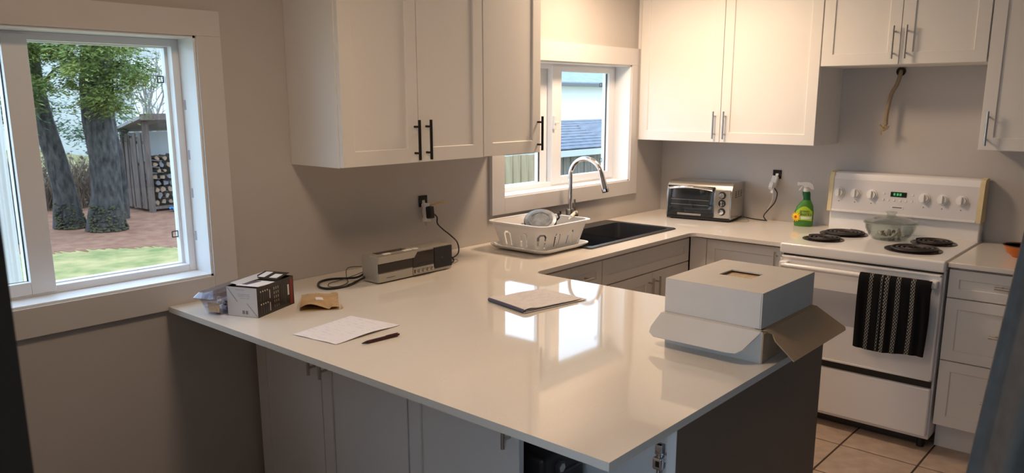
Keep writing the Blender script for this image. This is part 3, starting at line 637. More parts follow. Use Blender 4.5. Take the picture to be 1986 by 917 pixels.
g = G(); g.box(x0+0.304, x1-0.002, f-0.001, f+0.01, z0+0.012, z1-0.004, 0.001); sg = obj('speaker_grille', g, 'radio_grille', t)
g = G(); g.box(x0+0.343, x0+0.353, f-0.0016, f, z0+0.052, z0+0.060); obj('emblem', g, 'dark_grey_plastic', sg)
g = G()                                                    # silver flap over the tape bay with its slanted end
pr_ = [(x0+0.001, z0+0.078), (x0+0.190, z0+0.078), (x0+0.212, z1), (x0+0.001, z1)]
g.add([(x, f-0.002, z) for x, z in pr_]+[(x, f+0.012, z) for x, z in pr_], [(0, 1, 2, 3), (7, 6, 5, 4)]+[(i, 4+i, 4+(i+1) % 4, (i+1) % 4) for i in range(4)]); obj('front_flap', g, 'silver_plastic', t)
g = G(); g.box(x0+0.002, x0+0.180, f-0.001, f+0.01, z0+0.002, z0+0.037, 0.001); fc = obj('lower_fascia', g, 'silver_plastic', t)
g = G(); g.box(x0+0.04, x0+0.085, f-0.0016, f, z0+0.016, z0+0.0185); obj('small_lettering', g, 'ink', fc)
g = G(); g.box(x0+0.184, x0+0.300, f-0.001, f+0.01, z0+0.003, z0+0.034, 0.001); kp = obj('knob_plate', g, 'silver_plastic', t)
for k in range(4):
    g = G(); c = (x0+0.212+0.024*k, f, z0+0.019); g.cyl((c[0], f, c[2]), (c[0], f-0.014, c[2]), 0.0075, 0.0065, 14); obj('knob', g, 'nickel', kp)
g = G(); g.box(x0+0.190, x0+0.194, f-0.003, f, z0+0.012, z0+0.026); obj('slide_switch', g, 'black_plastic', kp)
for a in ((x0+0.05, x0+0.085), (x0+0.155, x0+0.200), (x0+0.208, x0+0.232)):
    g = G(); g.box(a[0], a[1], y0+0.020, y0+0.036, z1-0.001, z1+0.004, 0.001); obj('key', g, 'white_plastic' if a[0] < x0+0.21 else 'silver_plastic', t)
g = G(); g.box(x0+0.04, x0+0.19, y0+0.05, y1-0.02, z1-0.001, z1+0.0015); obj('top_recess', g, 'radio_window', t)
g = G(); g.tube([(-2.672, -0.222, 0.945), (-2.70, -0.20, 0.930), (-2.752, -0.115, 0.921), (-2.816, -0.122, 0.920), (-2.866, -0.19, 0.920), (-2.858, -0.245, 0.920), (-2.792, -0.258, 0.920), (-2.725, -0.236, 0.922), (-2.672, -0.232, 0.935)], 0.0048, 8, sub=6); obj('looped_cord', g, 'black_plastic', t)
g = G(); g.tube([(-2.674, -0.226, 0.955), (-2.69, -0.195, 0.94), (-2.735, -0.16, 0.922), (-2.80, -0.165, 0.919), (-2.835, -0.215, 0.919), (-2.80, -0.235, 0.919), (-2.74, -0.205, 0.919), (-2.705, -0.15, 0.925), (-2.69, -0.14, 0.96), (-2.676, -0.215, 0.975)], 0.0016, 6, sub=6); obj('antenna_wire', g, 'dark_grey_plastic', t)
g = G(); g.tube([(-2.270, -0.235, 0.985), (-2.225, -0.225, 0.968), (-2.175, -0.225, 0.938), (-2.175, -0.232, 0.921), (-2.215, -0.238, 0.920), (-2.268, -0.235, 0.940)], 0.0038, 8, sub=6); obj('power_cord', g, 'black_plastic', t)
g = G(); g.tube([(-2.268, -0.236, 0.93), (-2.20, -0.25, 0.9175), (-2.14, -0.225, 0.917), (-2.12, -0.19, 0.917), (-2.17, -0.185, 0.917)], 0.0012, 6, sub=6); obj('thin_wire', g, 'cable_beige', t)
# ---- wall outlets pulled out of their boxes
def outlet(loc, label, face, plug):
    t = thing('wall_outlet', loc, label, 'outlet', 'unfinished wall outlets'); x, y, z = loc
    Mx = Matrix.Translation(loc) if face == 'S' else Matrix.Translation(loc) @ Matrix.Rotation(-PI/2, 4, 'Z')
    g = G(); g.box(-0.026, 0.026, -0.006, -0.0005, 0.0, 0.052, 0.001, 1, Mx); obj('wall_box', g, 'black_gloss', t)
    g = G(); tilt = Mx @ Matrix.Translation((-0.005, -0.028, -0.012)) @ Matrix.Rotation(math.radians(-14), 4, 'X') @ Matrix.Rotation(math.radians(8), 4, 'Y')
    g.box(-0.017, 0.017, -0.012, 0.012, -0.055, 0.030, 0.003, 2, tilt); r = obj('receptacle', g, 'white_plastic', t)
    g = G(); g.box(-0.009, 0.009, 0.011, 0.0135, -0.075, 0.050, 0.001, 1, tilt); obj('mounting_strap', g, 'nickel', r)
    return t, Mx, tilt
t, Mx, tl_ = outlet((-2.142, 0.0, 1.146), 'open wall outlet above the radio with a bare yellow wire', 'S', True)
g = G(); g.box(-0.014, 0.016, -0.042, -0.011, -0.045, 0.012, 0.006, 2, tl_); pl = obj('plug', g, 'black_plastic', t)
p = tl_ @ Vector((0.014, -0.030, -0.02))
g = G(); g.tube([p, p+Vector((0.022, -0.004, -0.020)), (-2.115, -0.07, 1.070), (-2.092, -0.085, 1.040), (-2.060, -0.10, 1.010), (-2.045, -0.13, 0.975), (-2.09, -0.175, 0.935), (-2.20, -0.205, 0.925), (-2.262, -0.214, 0.94)], 0.0034, 8, sub=6); obj('plug_cord', g, 'black_plastic', t)
g = G(); g.tube([(-2.136, -0.02, 1.150), (-2.118, -0.05, 1.158), (-2.09, -0.06, 1.164), (-2.06, -0.055, 1.160), (-2.035, -0.05, 1.153)], 0.0028, 8, sub=5); obj('yellow_wire', g, 'copper_yellow', t)
g = G(); g.tube([(-2.15, -0.012, 1.16), (-2.175, -0.03, 1.13), (-2.165, -0.03, 1.09), (-2.148, -0.03, 1.075)], 0.0015, 6, sub=5); obj('thin_wire', g, 'cable_beige', t)
t, Mx, tl_ = outlet((0.0, -0.795, 1.168), 'open wall outlet between the toaster oven and the spray bottle', 'R', True)
g = G(); g.box(-0.012, 0.014, -0.034, -0.011, -0.050, -0.012, 0.005, 2, tl_); obj('plug', g, 'white_plastic', t)
g = G(); g.tube([(-0.045, -0.800, 1.115), (-0.05, -0.822, 1.085), (-0.055, -0.812, 1.03), (-0.06, -0.775, 0.98), (-0.06, -0.752, 0.945), (-0.06, -0.766, 0.921), (-0.06, -0.772, 0.9185), (-0.06, -0.73, 0.9185), (-0.06, -0.67, 0.921), (-0.05, -0.622, 0.925)], 0.0034, 8, sub=6); obj('plug_cord', g, 'black_plastic', t)
g = G(); g.tube([(-0.035, -0.787, 1.13), (-0.045, -0.795, 1.07), (-0.05, -0.79, 1.03), (-0.055, -0.77, 0.985)], 0.0018, 6, sub=5); obj('thin_wire', g, 'white_plastic', t)
g = G(); g.tube([(-0.05, -0.622, 0.93), (-0.10, -0.67, 0.9175), (-0.16, -0.70, 0.917), (-0.20, -0.66, 0.917), (-0.17, -0.62, 0.917)], 0.0013, 6, sub=6); obj('loose_wire', g, 'cable_beige', t)
# ---- toaster oven
c0 = Vector((-0.330, -0.238)); c1 = Vector((-0.270, -0.636)); Wd = (c1-c0).length; Dp = 0.258
t = thing('toaster_oven', (c0.x, c0.y, T), 'stainless toaster oven with three knobs in the counter corner', 'toaster oven', rz=math.atan2((c1-c0).y, (c1-c0).x)); Mt = W(t)
# local: x along the front (0..Wd), y = depth (0..Dp) away from the front, z up
g = G(); prof = [(0.004, 0.016), (0.004, 0.150), (0.022, 0.208), (0.040, 0.226), (0.062, 0.231), (Dp, 0.228), (Dp, 0.016)]
n = len(prof); g.add([(0.0, y, z) for y, z in prof]+[(Wd, y, z) for y, z in prof], [tuple(range(n)), tuple(range(2*n-1, n-1, -1))]+[(i, n+i, n+(i+1) % n, (i+1) % n) for i in range(n)], Mt); obj('body', g, 'steel', t)
g = G(); g.box(0.005, Wd-0.005, -0.002, Dp-0.004, 0.006, 0.022, 0.002, 2, Mt); obj('base', g, 'black_plastic', t)
for x in (0.03, Wd-0.03):
    for y in (0.03, Dp-0.03): g = G(); g.cyl(Mt @ Vector((x, y, 0)), Mt @ Vector((x, y, 0.008)), 0.010, seg=10); obj('foot', g, 'black_plastic', t)
g = G(); g.box(0.006, 0.300, -0.008, 0.006, 0.024, 0.045, 0.002, 2, Mt); ls = obj('lower_rail', g, 'black_plastic', t)
g = G(); g.box(0.075, 0.225, -0.0095, -0.007, 0.029, 0.040, 0.001, 1, Mt); obj('name_plate', g, 'nickel', ls)
dm = Mt @ Matrix.Translation((0, -0.006, 0.046)) @ Matrix.Rotation(math.radians(-6), 4, 'X')
g = G(); g.box(0.010, 0.298, -0.004, 0.006, 0.0, 0.146, 0.003, 2, dm); dr_ = obj('glass_door', g, 'oven_door_glass', t)
g = G(); g.box(0.004, 0.012, -0.006, 0.008, -0.024, 0.150, 0.002, 2, dm); obj('door_edge', g, 'steel', dr_)
hp = [(0.02+0.27*i/10, -0.012-0.022*math.sin(PI*i/10), 0.142+0.012*math.sin(PI*i/10)) for i in range(11)]
g = G(); g.tube([dm @ Vector(q) for q in hp], 0.009, 10, sub=2); obj('door_handle', g, 'chrome', dr_)
g = G(); g.box(0.006, 0.300, -0.004, 0.010, 0.146, 0.160, 0.002, 2, dm); obj('door_top_rail', g, 'black_plastic', dr_)
for z in (0.045, 0.075):
    g = G(); g.box(0.03, 0.27, -0.0046, -0.0038, z, z+0.002, 0, 1, dm); obj('rack_line', g, 'steel', dr_)
g = G(); g.box(0.306, Wd-0.004, -0.006, 0.010, 0.024, 0.192, 0.003, 2, Mt); cf = obj('control_face', g, 'steel', t)
for z in (0.160, 0.112, 0.062):
    g = G(); x = (0.306+Wd)/2-0.002; g.cyl(Mt @ Vector((x, -0.005, z)), Mt @ Vector((x, -0.010, z)), 0.022, seg=22); kk = obj('knob_ring', g, 'black_plastic', cf)
    g = G(); g.cyl(Mt @ Vector((x, -0.010, z)), Mt @ Vector((x, -0.028, z)), 0.017, 0.015, 20); g.box(x-0.004, x+0.004, -0.034, -0.026, z-0.014, z+0.014, 0.002, 2, Mt); obj('knob', g, 'chrome', kk)
for k in range(3):
    for j in range(4):
        g = G(); g.box(Wd-0.0005, Wd+0.0012, 0.085+0.05*k, 0.105+0.05*k, 0.140+0.011*j, 0.1445+0.011*j, 0, 1, Mt); obj('vent_slot', g, 'black_plastic', t)
# ---- spray bottle
ang = math.radians(-72); t = thing('spray_bottle', (-0.105, -1.012, T), 'green spray cleaner bottle with white trigger beside the stove', 'bottle', rz=ang); Mb = W(t)
def oval(prof, m, seg=28, ex=1.0):
    g = G(); vs = []; n = len(prof)
    for rx, ry, z, ox in prof:
        for k in range(seg):
            a = 2*PI*k/seg; ca, sa = math.cos(a), math.sin(a); vs.append((ox+rx*math.copysign(abs(ca)**ex, ca), ry*math.copysign(abs(sa)**ex, sa), z))
    fs = [(i*seg+k, i*seg+(k+1) % seg, (i+1)*seg+(k+1) % seg, (i+1)*seg+k) for i in range(n-1) for k in range(seg)]+[tuple(range(seg-1, -1, -1)), tuple(range((n-1)*seg, n*seg))]
    return g.add(vs, fs, m)
obj('bottle_body', oval([(0.048, 0.026, 0.0, 0), (0.052, 0.030, 0.006, 0), (0.053, 0.031, 0.05, 0), (0.052, 0.030, 0.085, 0), (0.044, 0.026, 0.118, 0.004), (0.030, 0.021, 0.140, 0.008), (0.021, 0.018, 0.152, 0.011)], Mb), 'green_bottle', t)
def wrap(rx, ry, x0_, x1_, zf0, zf1, off, nx=14):
    g = G()
    def fn(u, v):
        x = x0_+(x1_-x0_)*u; y = -ry*math.sqrt(max(0, 1-(x/rx)**2))-off; z = zf0(u)+(zf1(u)-zf0(u))*v; return Mb @ Vector((x, y, z))
    return g.sheet(fn, nx, 6, 0.0008)
lb = obj('front_label', wrap(0.053, 0.031, -0.042, 0.046, lambda u: 0.032+0.006*math.sin(u*PI), lambda u: 0.088+0.030*math.sin(u*PI), 0.0012), 'lime_label', t)
obj('label_band', wrap(0.053, 0.031, -0.020, 0.045, lambda u: 0.044, lambda u: 0.060, 0.0024), 'pale_green', lb)
text('label_lettering', 'green', 0.023, Mb @ Matrix.Translation((0.004, -0.0350, 0.091)) @ Matrix.Rotation(PI/2, 4, 'X'), 'navy_ink', lb)
text('label_lettering', 'works', 0.026, Mb @ Matrix.Translation((0.012, -0.0350, 0.073)) @ Matrix.Rotation(PI/2, 4, 'X'), 'navy_ink', lb)
g = G(); c = Mb @ Vector((-0.040, -0.0225, 0.055)); nn = Mb.to_3x3() @ Vector((-0.5, -0.86, 0))
for k in range(12):
    a = 2*PI*k/12; q = Mb.to_3x3() @ Vector((0.86*math.cos(a), -0.5*math.cos(a), math.sin(a)))
    g.cyl(c+q*0.009, c+q*0.027+nn*0.001, 0.006, 0.003, 6)
fl_ = obj('flower_print', g, 'sunflower', lb); g = G(); g.cyl(c, c+nn*0.003, 0.009, seg=14); obj('flower_centre', g, 'sunflower_red', fl_)
obj('neck', oval([(0.021, 0.018, 0.150, 0.011), (0.019, 0.018, 0.165, 0.010), (0.022, 0.020, 0.190, 0.006), (0.020, 0.020, 0.200, 0.004)], Mb), 'dark_green', t)
g = G(); g.cyl(Mb @ Vector((0.004, 0, 0.199)), Mb @ Vector((0.004, 0, 0.222)), 0.016, 0.014, 16)
hd = [(-0.036, 0.238), (-0.036, 0.252), (-0.010, 0.256), (0.020, 0.254), (0.038, 0.240), (0.046, 0.214), (0.030, 0.216), (0.016, 0.228), (-0.008, 0.222), (-0.012, 0.236)]
n = len(hd); g.add([(x, -0.011, z) for x, z in hd]+[(x, 0.011, z) for x, z in hd], [tuple(range(n)), tuple(range(2*n-1, n-1, -1))]+[(i, n+i, n+(i+1) % n, (i+1) % n) for i in range(n)], Mb); sh_ = obj('sprayer', g, 'white_plastic', t)
g = G(); g.tube([Mb @ Vector(q) for q in ((-0.014, 0, 0.236), (-0.022, 0, 0.222), (-0.034, 0, 0.205))], 0.0045, 8, sub=4); obj('trigger', g, 'white_plastic', sh_)
g = G(); g.box(-0.046, -0.035, -0.010, 0.010, 0.234, 0.255, 0.002, 2, Mb); obj('nozzle', g, 'white_plastic', sh_)
# ---- range hood cable
t = thing('hood_cable', (-0.01, -1.443, 1.78), 'bare electrical cable hanging from a black wall hole above the stove', 'cable')
g = G(); g.lathe([(0.024, 0), (0.024, 0.006), (0.0, 0.006)], (0, 0, 0), 20, Matrix.Translation((-0.0005, -1.437, 1.778)) @ Matrix.Rotation(-PI/2, 4, 'Y')); obj('wall_hole', g, 'black_gloss', t)
wp = [(-0.004, -1.437, 1.778), (-0.035, -1.443, 1.76), (-0.06, -1.438, 1.71), (-0.065, -1.418, 1.665), (-0.068, -1.407, 1.60), (-0.068, -1.402, 1.55), (-0.066, -1.402, 1.50)]
g = G(); g.tube(wp, 0.0105, 10, sub=6); obj('sheath', g, 'cable_beige', t)
for q in ([(-1.402, 1.502), (-1.412, 1.488), (-1.422, 1.492), (-1.415, 1.475)], [(-1.402, 1.502), (-1.395, 1.482), (-1.384, 1.492), (-1.378, 1.50)], [(-1.402, 1.502), (-1.398, 1.474), (-1.385, 1.466), (-1.390, 1.445)], [(-1.402, 1.502), (-1.407, 1.478), (-1.395, 1.468)]):
    g = G(); g.tube([(-0.066-0.006*i, a, b) for i, (a, b) in enumerate(q)], 0.0036, 6, sub=4); obj('wire_end', g, 'brass' if q[1][0] > -1.4 else 'cable_beige', t)
# ---- casserole on the stove
cx, cy, cz = -0.272, -1.532, 0.9212
t = thing('glass_casserole', (cx, cy, cz), 'clear glass casserole bowl with lid on the stove', 'casserole')
g = G(); g.lathe([(0.0, 0.0), (0.082, 0.0), (0.100, 0.018), (0.118, 0.052), (0.124, 0.078), (0.131, 0.082), (0.131, 0.088), (0.120, 0.088), (0.113, 0.055), (0.095, 0.022), (0.079, 0.006), (0.0, 0.006)], (cx, cy, cz), 40); obj('bowl', g, 'clear_glass', t)
g = G(); g.lathe([(0.128, 0.090), (0.128, 0.095), (0.112, 0.100), (0.070, 0.114), (0.026, 0.120), (0.018, 0.126), (0.028, 0.138), (0.024, 0.144), (0.0, 0.146)], (cx, cy, cz), 40); g.lathe([(0.126, 0.090), (0.110, 0.096), (0.068, 0.110), (0.0, 0.116)], (cx, cy, cz), 40); obj('lid', g, 'clear_glass', t)
random.seed(4)
for k in range(22):
    a = random.random()*2*PI; r = 0.070*math.sqrt(random.random()); s = random.uniform(0.012, 0.020); z = cz+0.008+s*0.6+random.random()*0.020
    g = G(); n1 = [(0.0, -s*0.6), (s*0.8, -s*0.35), (s, 0), (s*0.7, s*0.4), (0.0, s*0.55)]; g.lathe(n1, (cx+r*math.cos(a), cy+r*math.sin(a), z), 9, Matrix.Rotation(random.random()*3, 4, 'X') @ Matrix.Rotation(random.random()*3, 4, 'Z'))
    solo('garlic_clove' if k % 4 else 'dark_morsel', g, 'cream_food' if k % 4 else 'dark_food', (cx+r*math.cos(a), cy+r*math.sin(a), z-s*0.6), 'small cream-coloured morsel inside the glass casserole' if k % 4 else 'small dark brown morsel inside the glass casserole', 'food', 'cream morsels in the casserole' if k % 4 else 'dark morsels in the casserole')
# ---- orange bowl
t = thing('orange_bowl', (-0.36, -2.135, T), 'orange ceramic bowl on the counter right of the stove', 'bowl')
g = G(); g.lathe([(0.0, 0.004), (0.035, 0.004), (0.037, 0.0), (0.040, 0.006), (0.062, 0.022), (0.076, 0.055), (0.073, 0.056), (0.058, 0.026), (0.036, 0.010), (0.0, 0.008)], (-0.36, -2.135, T), 36); obj('bowl_shell', g, 'orange_ceramic', t)
g = G(); g.lathe([(0.0765, 0.053), (0.0775, 0.056), (0.0745, 0.0575), (0.072, 0.056), (0.0735, 0.053), (0.0765, 0.053)], (-0.36, -2.135, T), 36); obj('rim', g, 'dark_food', t)

# ---- dish rack, tray and what dries in it
def loft(loops, g=None, caps=(True, True)):
    g = g or G(); n = len(loops[0]); vs = [p for L in loops for p in L]
    fs = [(i*n+k, i*n+(k+1) % n, (i+1)*n+(k+1) % n, (i+1)*n+k) for i in range(len(loops)-1) for k in range(n)]
    if caps[0]: fs.append(tuple(range(n-1, -1, -1)))
    if caps[1]: fs.append(tuple(range((len(loops)-1)*n, len(loops)*n)))
    return g.add(vs, fs)
def rl(x0, x1, y0, y1, r, z, n=5): return [(x, y, z) for x, y in rrect(x0, x1, y0, y1, r, n)]
T += 0.0085
t = thing('drainboard_tray', (-1.62, -0.29, T), 'cream plastic drain tray under the dish rack', 'tray')
g = loft([rl(-1.805, -1.450, -0.455, -0.118, 0.05, T+0.001), rl(-1.822, -1.436, -0.470, -0.106, 0.05, T+0.014), rl(-1.822, -1.436, -0.470, -0.106, 0.05, T+0.018), rl(-1.812, -1.446, -0.460, -0.116, 0.045, T+0.018), rl(-1.800, -1.456, -0.450, -0.124, 0.04, T+0.006)]); obj('tray_body', g, 'rack_plastic', t)
for y in (-0.40, -0.18): g = G(); g.box(-1.77, -1.56, y-0.01, y+0.01, T-0.0085, T+0.002, 0.002); obj('foot', g, 'rack_plastic', t)
t = thing('dish_rack', (-1.62, -0.29, T+0.018), 'white plastic dish rack with arched slots next to the sink', 'dish rack')
zb, zt_ = T+0.008, T+0.128
BX = (-1.785, -1.470, -0.432, -0.140); TX = (-1.815, -1.440, -0.462, -0.112); RR = 0.05
# walls: each side of the basket is a strip grid with the arched slots left open
base = rrect(*BX, RR, 8); top = rrect(*TX, RR, 8)
def samp(poly):
    d = [0]
    for a, b in zip(poly, poly[1:]+poly[:1]): d.append(d[-1]+math.dist(a, b))
    L = d[-1]
    def at(s):
        s = (s % 1.0)*L
        for i in range(len(poly)):
            if s <= d[i+1]+1e-12:
                k = (s-d[i])/max(1e-9, d[i+1]-d[i]); a, b = poly[i], poly[(i+1) % len(poly)]; return (a[0]+(b[0]-a[0])*k, a[1]+(b[1]-a[1])*k)
    return at
sb, st = samp(base), samp(top)
NU, NV = 300, 26
slots = [(k+0.35)/12 for k in range(12)]
def is_open(u, v):
    for s in slots:
        du = abs((u-s+0.5) % 1-0.5)*1.25   # metres around the basket
        z = v*0.12
        inside = lambda m: (du < 0.0225-m and 0.012+m*0 < z < 0.062) or (z >= 0.062 and math.hypot(du, z-0.062) < 0.0225-m)
        if inside(0) and not inside(0.0095): return True
    return False
g = G(); vid = {}; vs = []; fs = []; thk = 0.004
def pt(i, j, inn):
    i %= NU; key = (i, j, inn)
    if key not in vid:
        u, v = i/NU, j/NV; a, b = sb(u), st(u); x, y = a[0]+(b[0]-a[0])*v, a[1]+(b[1]-a[1])*v
        if inn: dx, dy = -1.6275-x, -0.287-y; L = math.hypot(dx, dy); x += dx/L*thk; y += dy/L*thk
        vid[key] = len(vs); vs.append((x, y, zb+(zt_-zb)*v))
    return vid[key]
cell = {(i, j): not is_open((i+0.5)/NU, (j+0.5)/NV) for i in range(NU) for j in range(NV)}
for (i, j), sol in cell.items():
    if not sol: continue
    fs.append((pt(i, j, 0), pt(i+1, j, 0), pt(i+1, j+1, 0), pt(i, j+1, 0))); fs.append((pt(i, j+1, 1), pt(i+1, j+1, 1), pt(i+1, j, 1), pt(i, j, 1)))
    for (di, dj, a, b) in ((-1, 0, (i, j), (i, j+1)), (1, 0, (i+1, j), (i+1, j+1)), (0, -1, (i, j), (i+1, j)), (0, 1, (i, j+1), (i+1, j+1))):
        nb = cell.get(((i+di) % NU, j+dj), False)
        if not nb: fs.append((pt(*a, 0), pt(*b, 0), pt(*b, 1), pt(*a, 1)))
g.add(vs, fs); obj('basket_wall', g, 'rack_plastic', t)
g = loft([[(x, y, zt_-0.004) for x, y in rrect(*TX, RR, 8)], [(x, y, zt_-0.004) for x, y in rrect(TX[0]-0.011, TX[1]+0.011, TX[2]-0.011, TX[3]+0.011, RR, 8)], [(x, y, zt_+0.004) for x, y in rrect(TX[0]-0.011, TX[1]+0.011, TX[2]-0.011, TX[3]+0.011, RR, 8)], [(x, y, zt_+0.004) for x, y in rrect(TX[0]+0.004, TX[1]-0.004, TX[2]+0.004, TX[3]-0.004, RR, 8)], [(x, y, zt_-0.004) for x, y in rrect(TX[0]+0.004, TX[1]-0.004, TX[2]+0.004, TX[3]-0.004, RR, 8)]], caps=(False, False)); obj('rim', g, 'rack_plastic', t)
for k in range(9):
    x = BX[0]+0.03+k*(BX[1]-BX[0]-0.06)/8; g = G(); g.box(x-0.006, x+0.006, BX[2]+0.004, BX[3]-0.004, zb+0.001, zb+0.006); obj('floor_slat', g, 'rack_plastic', t)
g = G(); g.box(BX[0]+0.004, BX[1]-0.004, -0.30, -0.288, zb, zb+0.004); obj('floor_bar', g, 'rack_plastic', t)
# upturned saucepan
Mp = Matrix.Translation((-1.640, -0.305, T+0.080)) @ Matrix.Rotation(math.radians(20), 4, 'X') @ Matrix.Rotation(math.radians(-27), 4, 'Y')
t = thing('saucepan', (-1.63, -0.315, T+0.02), 'steel saucepan lying upside down in the dish rack', 'saucepan')
g = G(); g.lathe([(0.076, 0.0), (0.079, 0.002), (0.079, 0.050), (0.073, 0.050), (0.073, 0.003)], (0, 0, 0), 36, Mp)
g2 = G(); g2.lathe([(0.078, 0.0), (0.079, -0.002), (0.080, 0.0), (0.078, 0.072), (0.075, 0.072), (0.076, 0.0)], (0, 0, 0), 36, Mp); obj('pan_wall', g2, 'pot_steel', t)
g = G(); g.lathe([(0.0, 0.074), (0.045, 0.074), (0.047, 0.076), (0.060, 0.076), (0.062, 0.074), (0.078, 0.072), (0.0785, 0.060), (0.0, 0.066)], (0, 0, 0), 36, Mp); obj('pan_bottom', g, 'pot_bottom', t)
g = G(); g.lathe([(0.0788, 0.058), (0.0805, 0.060), (0.0805, 0.069), (0.0788, 0.071)], (0, 0, 0), 36, Mp); obj('base_ring', g, 'black_plastic', t)
g = G(); g.tube([Mp @ Vector(q) for q in ((0.077, -0.03, 0.03), (0.100, -0.03, 0.036), (0.112, -0.012, 0.040), (0.122, -0.018, 0.036), (0.130, -0.012, 0.046))], 0.005, 8, sub=5); obj('side_handle', g, 'black_plastic', t)
Ml = Matrix.Translation((-1.53, -0.205, T+0.104)) @ Matrix.Rotation(math.radians(20), 4, 'Y') @ Matrix.Rotation(math.radians(-14), 4, 'X')
g = G(); g.lathe([(0.0, 0.0), (0.070, 0.0), (0.078, 0.008), (0.075, 0.010), (0.066, 0.005), (0.0, 0.005)], (0, 0, 0), 30, Ml); solo('small_plate', g, 'blue_white', (-1.535, -0.215, T+0.09), 'pale blue plate leaning in the dish rack behind the knife', 'plate')
t = thing('paring_knife', (-1.50, -0.36, T+0.12), 'knife with pale handle and brass end resting on the dish rack rim', 'knife')
a = Vector((-1.545, -0.405, T+0.134)); b = Vector((-1.415, -0.345, T+0.150)); d_ = (b-a)
g = G(); g.tube([a+d_*0.30, a+d_*0.55, a+d_*0.82], [0.008, 0.009, 0.008], 8); obj('grip', g, 'cream_food', t)
g = G(); g.tube([a+d_*0.82, a+d_*0.9, a+d_*1.0], [0.009, 0.0095, 0.006], 8); obj('pommel', g, 'brass', t)
g = G(); g.tube([a, a+d_*0.12, a+d_*0.30], [0.002, 0.006, 0.007], 6); obj('blade', g, 'steel', t)
g = G(); g.lathe([(0.0, 0.0), (0.024, 0.0), (0.030, 0.045), (0.028, 0.045), (0.022, 0.003), (0.0, 0.003)], (-1.585, -0.395, zb+0.006), 20); solo('blue_cup', g, 'blue_plastic', (-1.585, -0.395, zb+0.006), 'small blue cup inside the dish rack seen through a slot', 'cup')
g = G(); g.lathe([(0.0, 0.0), (0.024, 0.0), (0.028, 0.045), (0.026, 0.045), (0.020, 0.003), (0.0, 0.003)], (-1.665, -0.397, zb+0.006), 20); solo('dark_cup', g, 'dark_grey_plastic', (-1.665, -0.397, zb+0.006), 'small dark grey cup inside the dish rack seen through a slot', 'cup')
T -= 0.0085
# ================================================================== boxes, papers and other loose things
# ---- tool-set carton
C = Vector((-3.259, -0.401)); ux = Vector((0.921, 0.389)); Mc = frame2(C, ux, T); Lx, Ly, Lz = 0.2106, 0.1227, 0.103
t = thing('tool_set_carton', (C.x, C.y, T), 'black and white printed carton of screwdrivers with an open top', 'box', rz=math.atan2(ux.y, ux.x))
g = G(); k = 0.002
g.box(0, Lx, 0, k, 0, Lz, 0, 1, Mc); g.box(0, Lx, Ly-k, Ly, 0, Lz, 0, 1, Mc); g.box(Lx-k, Lx, k, Ly-k, 0, Lz, 0, 1, Mc); g.box(0, k, k, Ly-k, 0, Lz, 0, 1, Mc); g.box(k, Lx-k, k, Ly-k, 0, k, 0, 1, Mc)
g.box(k, Lx-k, k, Ly-k, Lz-0.012, Lz-0.010, 0, 1, Mc); obj('carton_body', g, 'box_black', t)
g = G(); g.box(-0.0008, 0.0, 0.002, Ly-0.001, 0.001, Lz-0.001, 0, 1, Mc); ge = obj('grey_end', g, 'box_grey', t)
def quadline(g, y0_, z0_, y1_, z1_, w_, x_): 
    a = Vector((0, y1_-y0_, z1_-z0_)); n_ = Vector((0, -a.z, a.y)).normalized()*w_
    q = [Vector((x_, y0_, z0_))+n_, Vector((x_, y0_, z0_))-n_, Vector((x_, y1_, z1_))-n_, Vector((x_, y1_, z1_))+n_]
    g.add([Mc @ p for p in q]+[Mc @ (p+Vector((0.0004, 0, 0))) for p in q], [(0, 1, 2, 3), (7, 6, 5, 4), (0, 4, 5, 1), (1, 5, 6, 2), (2, 6, 7, 3), (3, 7, 4, 0)])
for a in ((Ly-0.004, Lz-0.004, Ly*0.66, Lz*0.50), (Ly*0.35, Lz*0.46, 0.004, 0.004)):
    g = G(); quadline(g, *a, 0.0007, -0.0012); obj('diagonal_line', g, 'ink', ge)
g = G()
for z, y0_, y1_ in ((0.092, 0.05, 0.085), (0.077, 0.03, 0.078), (0.071, 0.05, 0.078), (0.064, 0.045, 0.07), (0.071, 0.03, 0.045), (0.064, 0.032, 0.042)):
    g.box(-0.0012, -0.0008, y0_, y1_, z, z+0.0022, 0, 1, Mc)
obj('small_lettering', g, 'ink_soft', ge)
g = G()
for i in range(9):
    y = 0.040+0.0026*i+(0.0008 if i % 2 else 0)
    if i == 4: continue
    g.box(-0.0012, -0.0008, y, y+(0.0016 if i % 3 else 0.0009), 0.010, 0.022, 0, 1, Mc)
obj('barcode', g, 'ink', ge)
for r in range(2):                                   # printed screwdrivers on the long side
    for i in range(5):
        x = 0.016+0.0125*i; z = 0.054+0.002*i*0 if r == 0 else 0.010
        g = G(); g.box(x, x+0.004, -0.0007, 0.0, z, z+0.030, 0, 1, Mc); pt_ = obj('printed_tool', g, 'ink_soft' if i == 4 else 'dark_grey_plastic', t)
        if i < 4: g = G(); g.box(x, x+0.004, -0.0009, 0.0, z+0.030, z+0.0345, 0, 1, Mc); obj('printed_tip', g, 'cream_food', pt_)
for r in range(5):
    for i in range(3):
        x = 0.092+0.0115*i; z = 0.016+0.0155*r; g = G(); g.box(x, x+0.003, -0.0007, 0, z, z+0.009, 0, 1, Mc); obj('printed_bit', g, 'nickel', t)
for i in range(3): g = G(); g.box(0.134+0.011*i, 0.137+0.011*i, -0.0007, 0, 0.014, 0.088, 0, 1, Mc); obj('printed_tool', g, 'dark_grey_plastic', t)
g = G(); g.box(0.186, 0.203, -0.0007, 0, 0.006, 0.097, 0, 1, Mc); rp = obj('red_stripe', g, 'red_print', t)
g = G(); g.box(0.172, 0.181, -0.0009, 0, 0.040, 0.078, 0, 1, Mc); obj('light_lettering', g, 'box_grey', t)
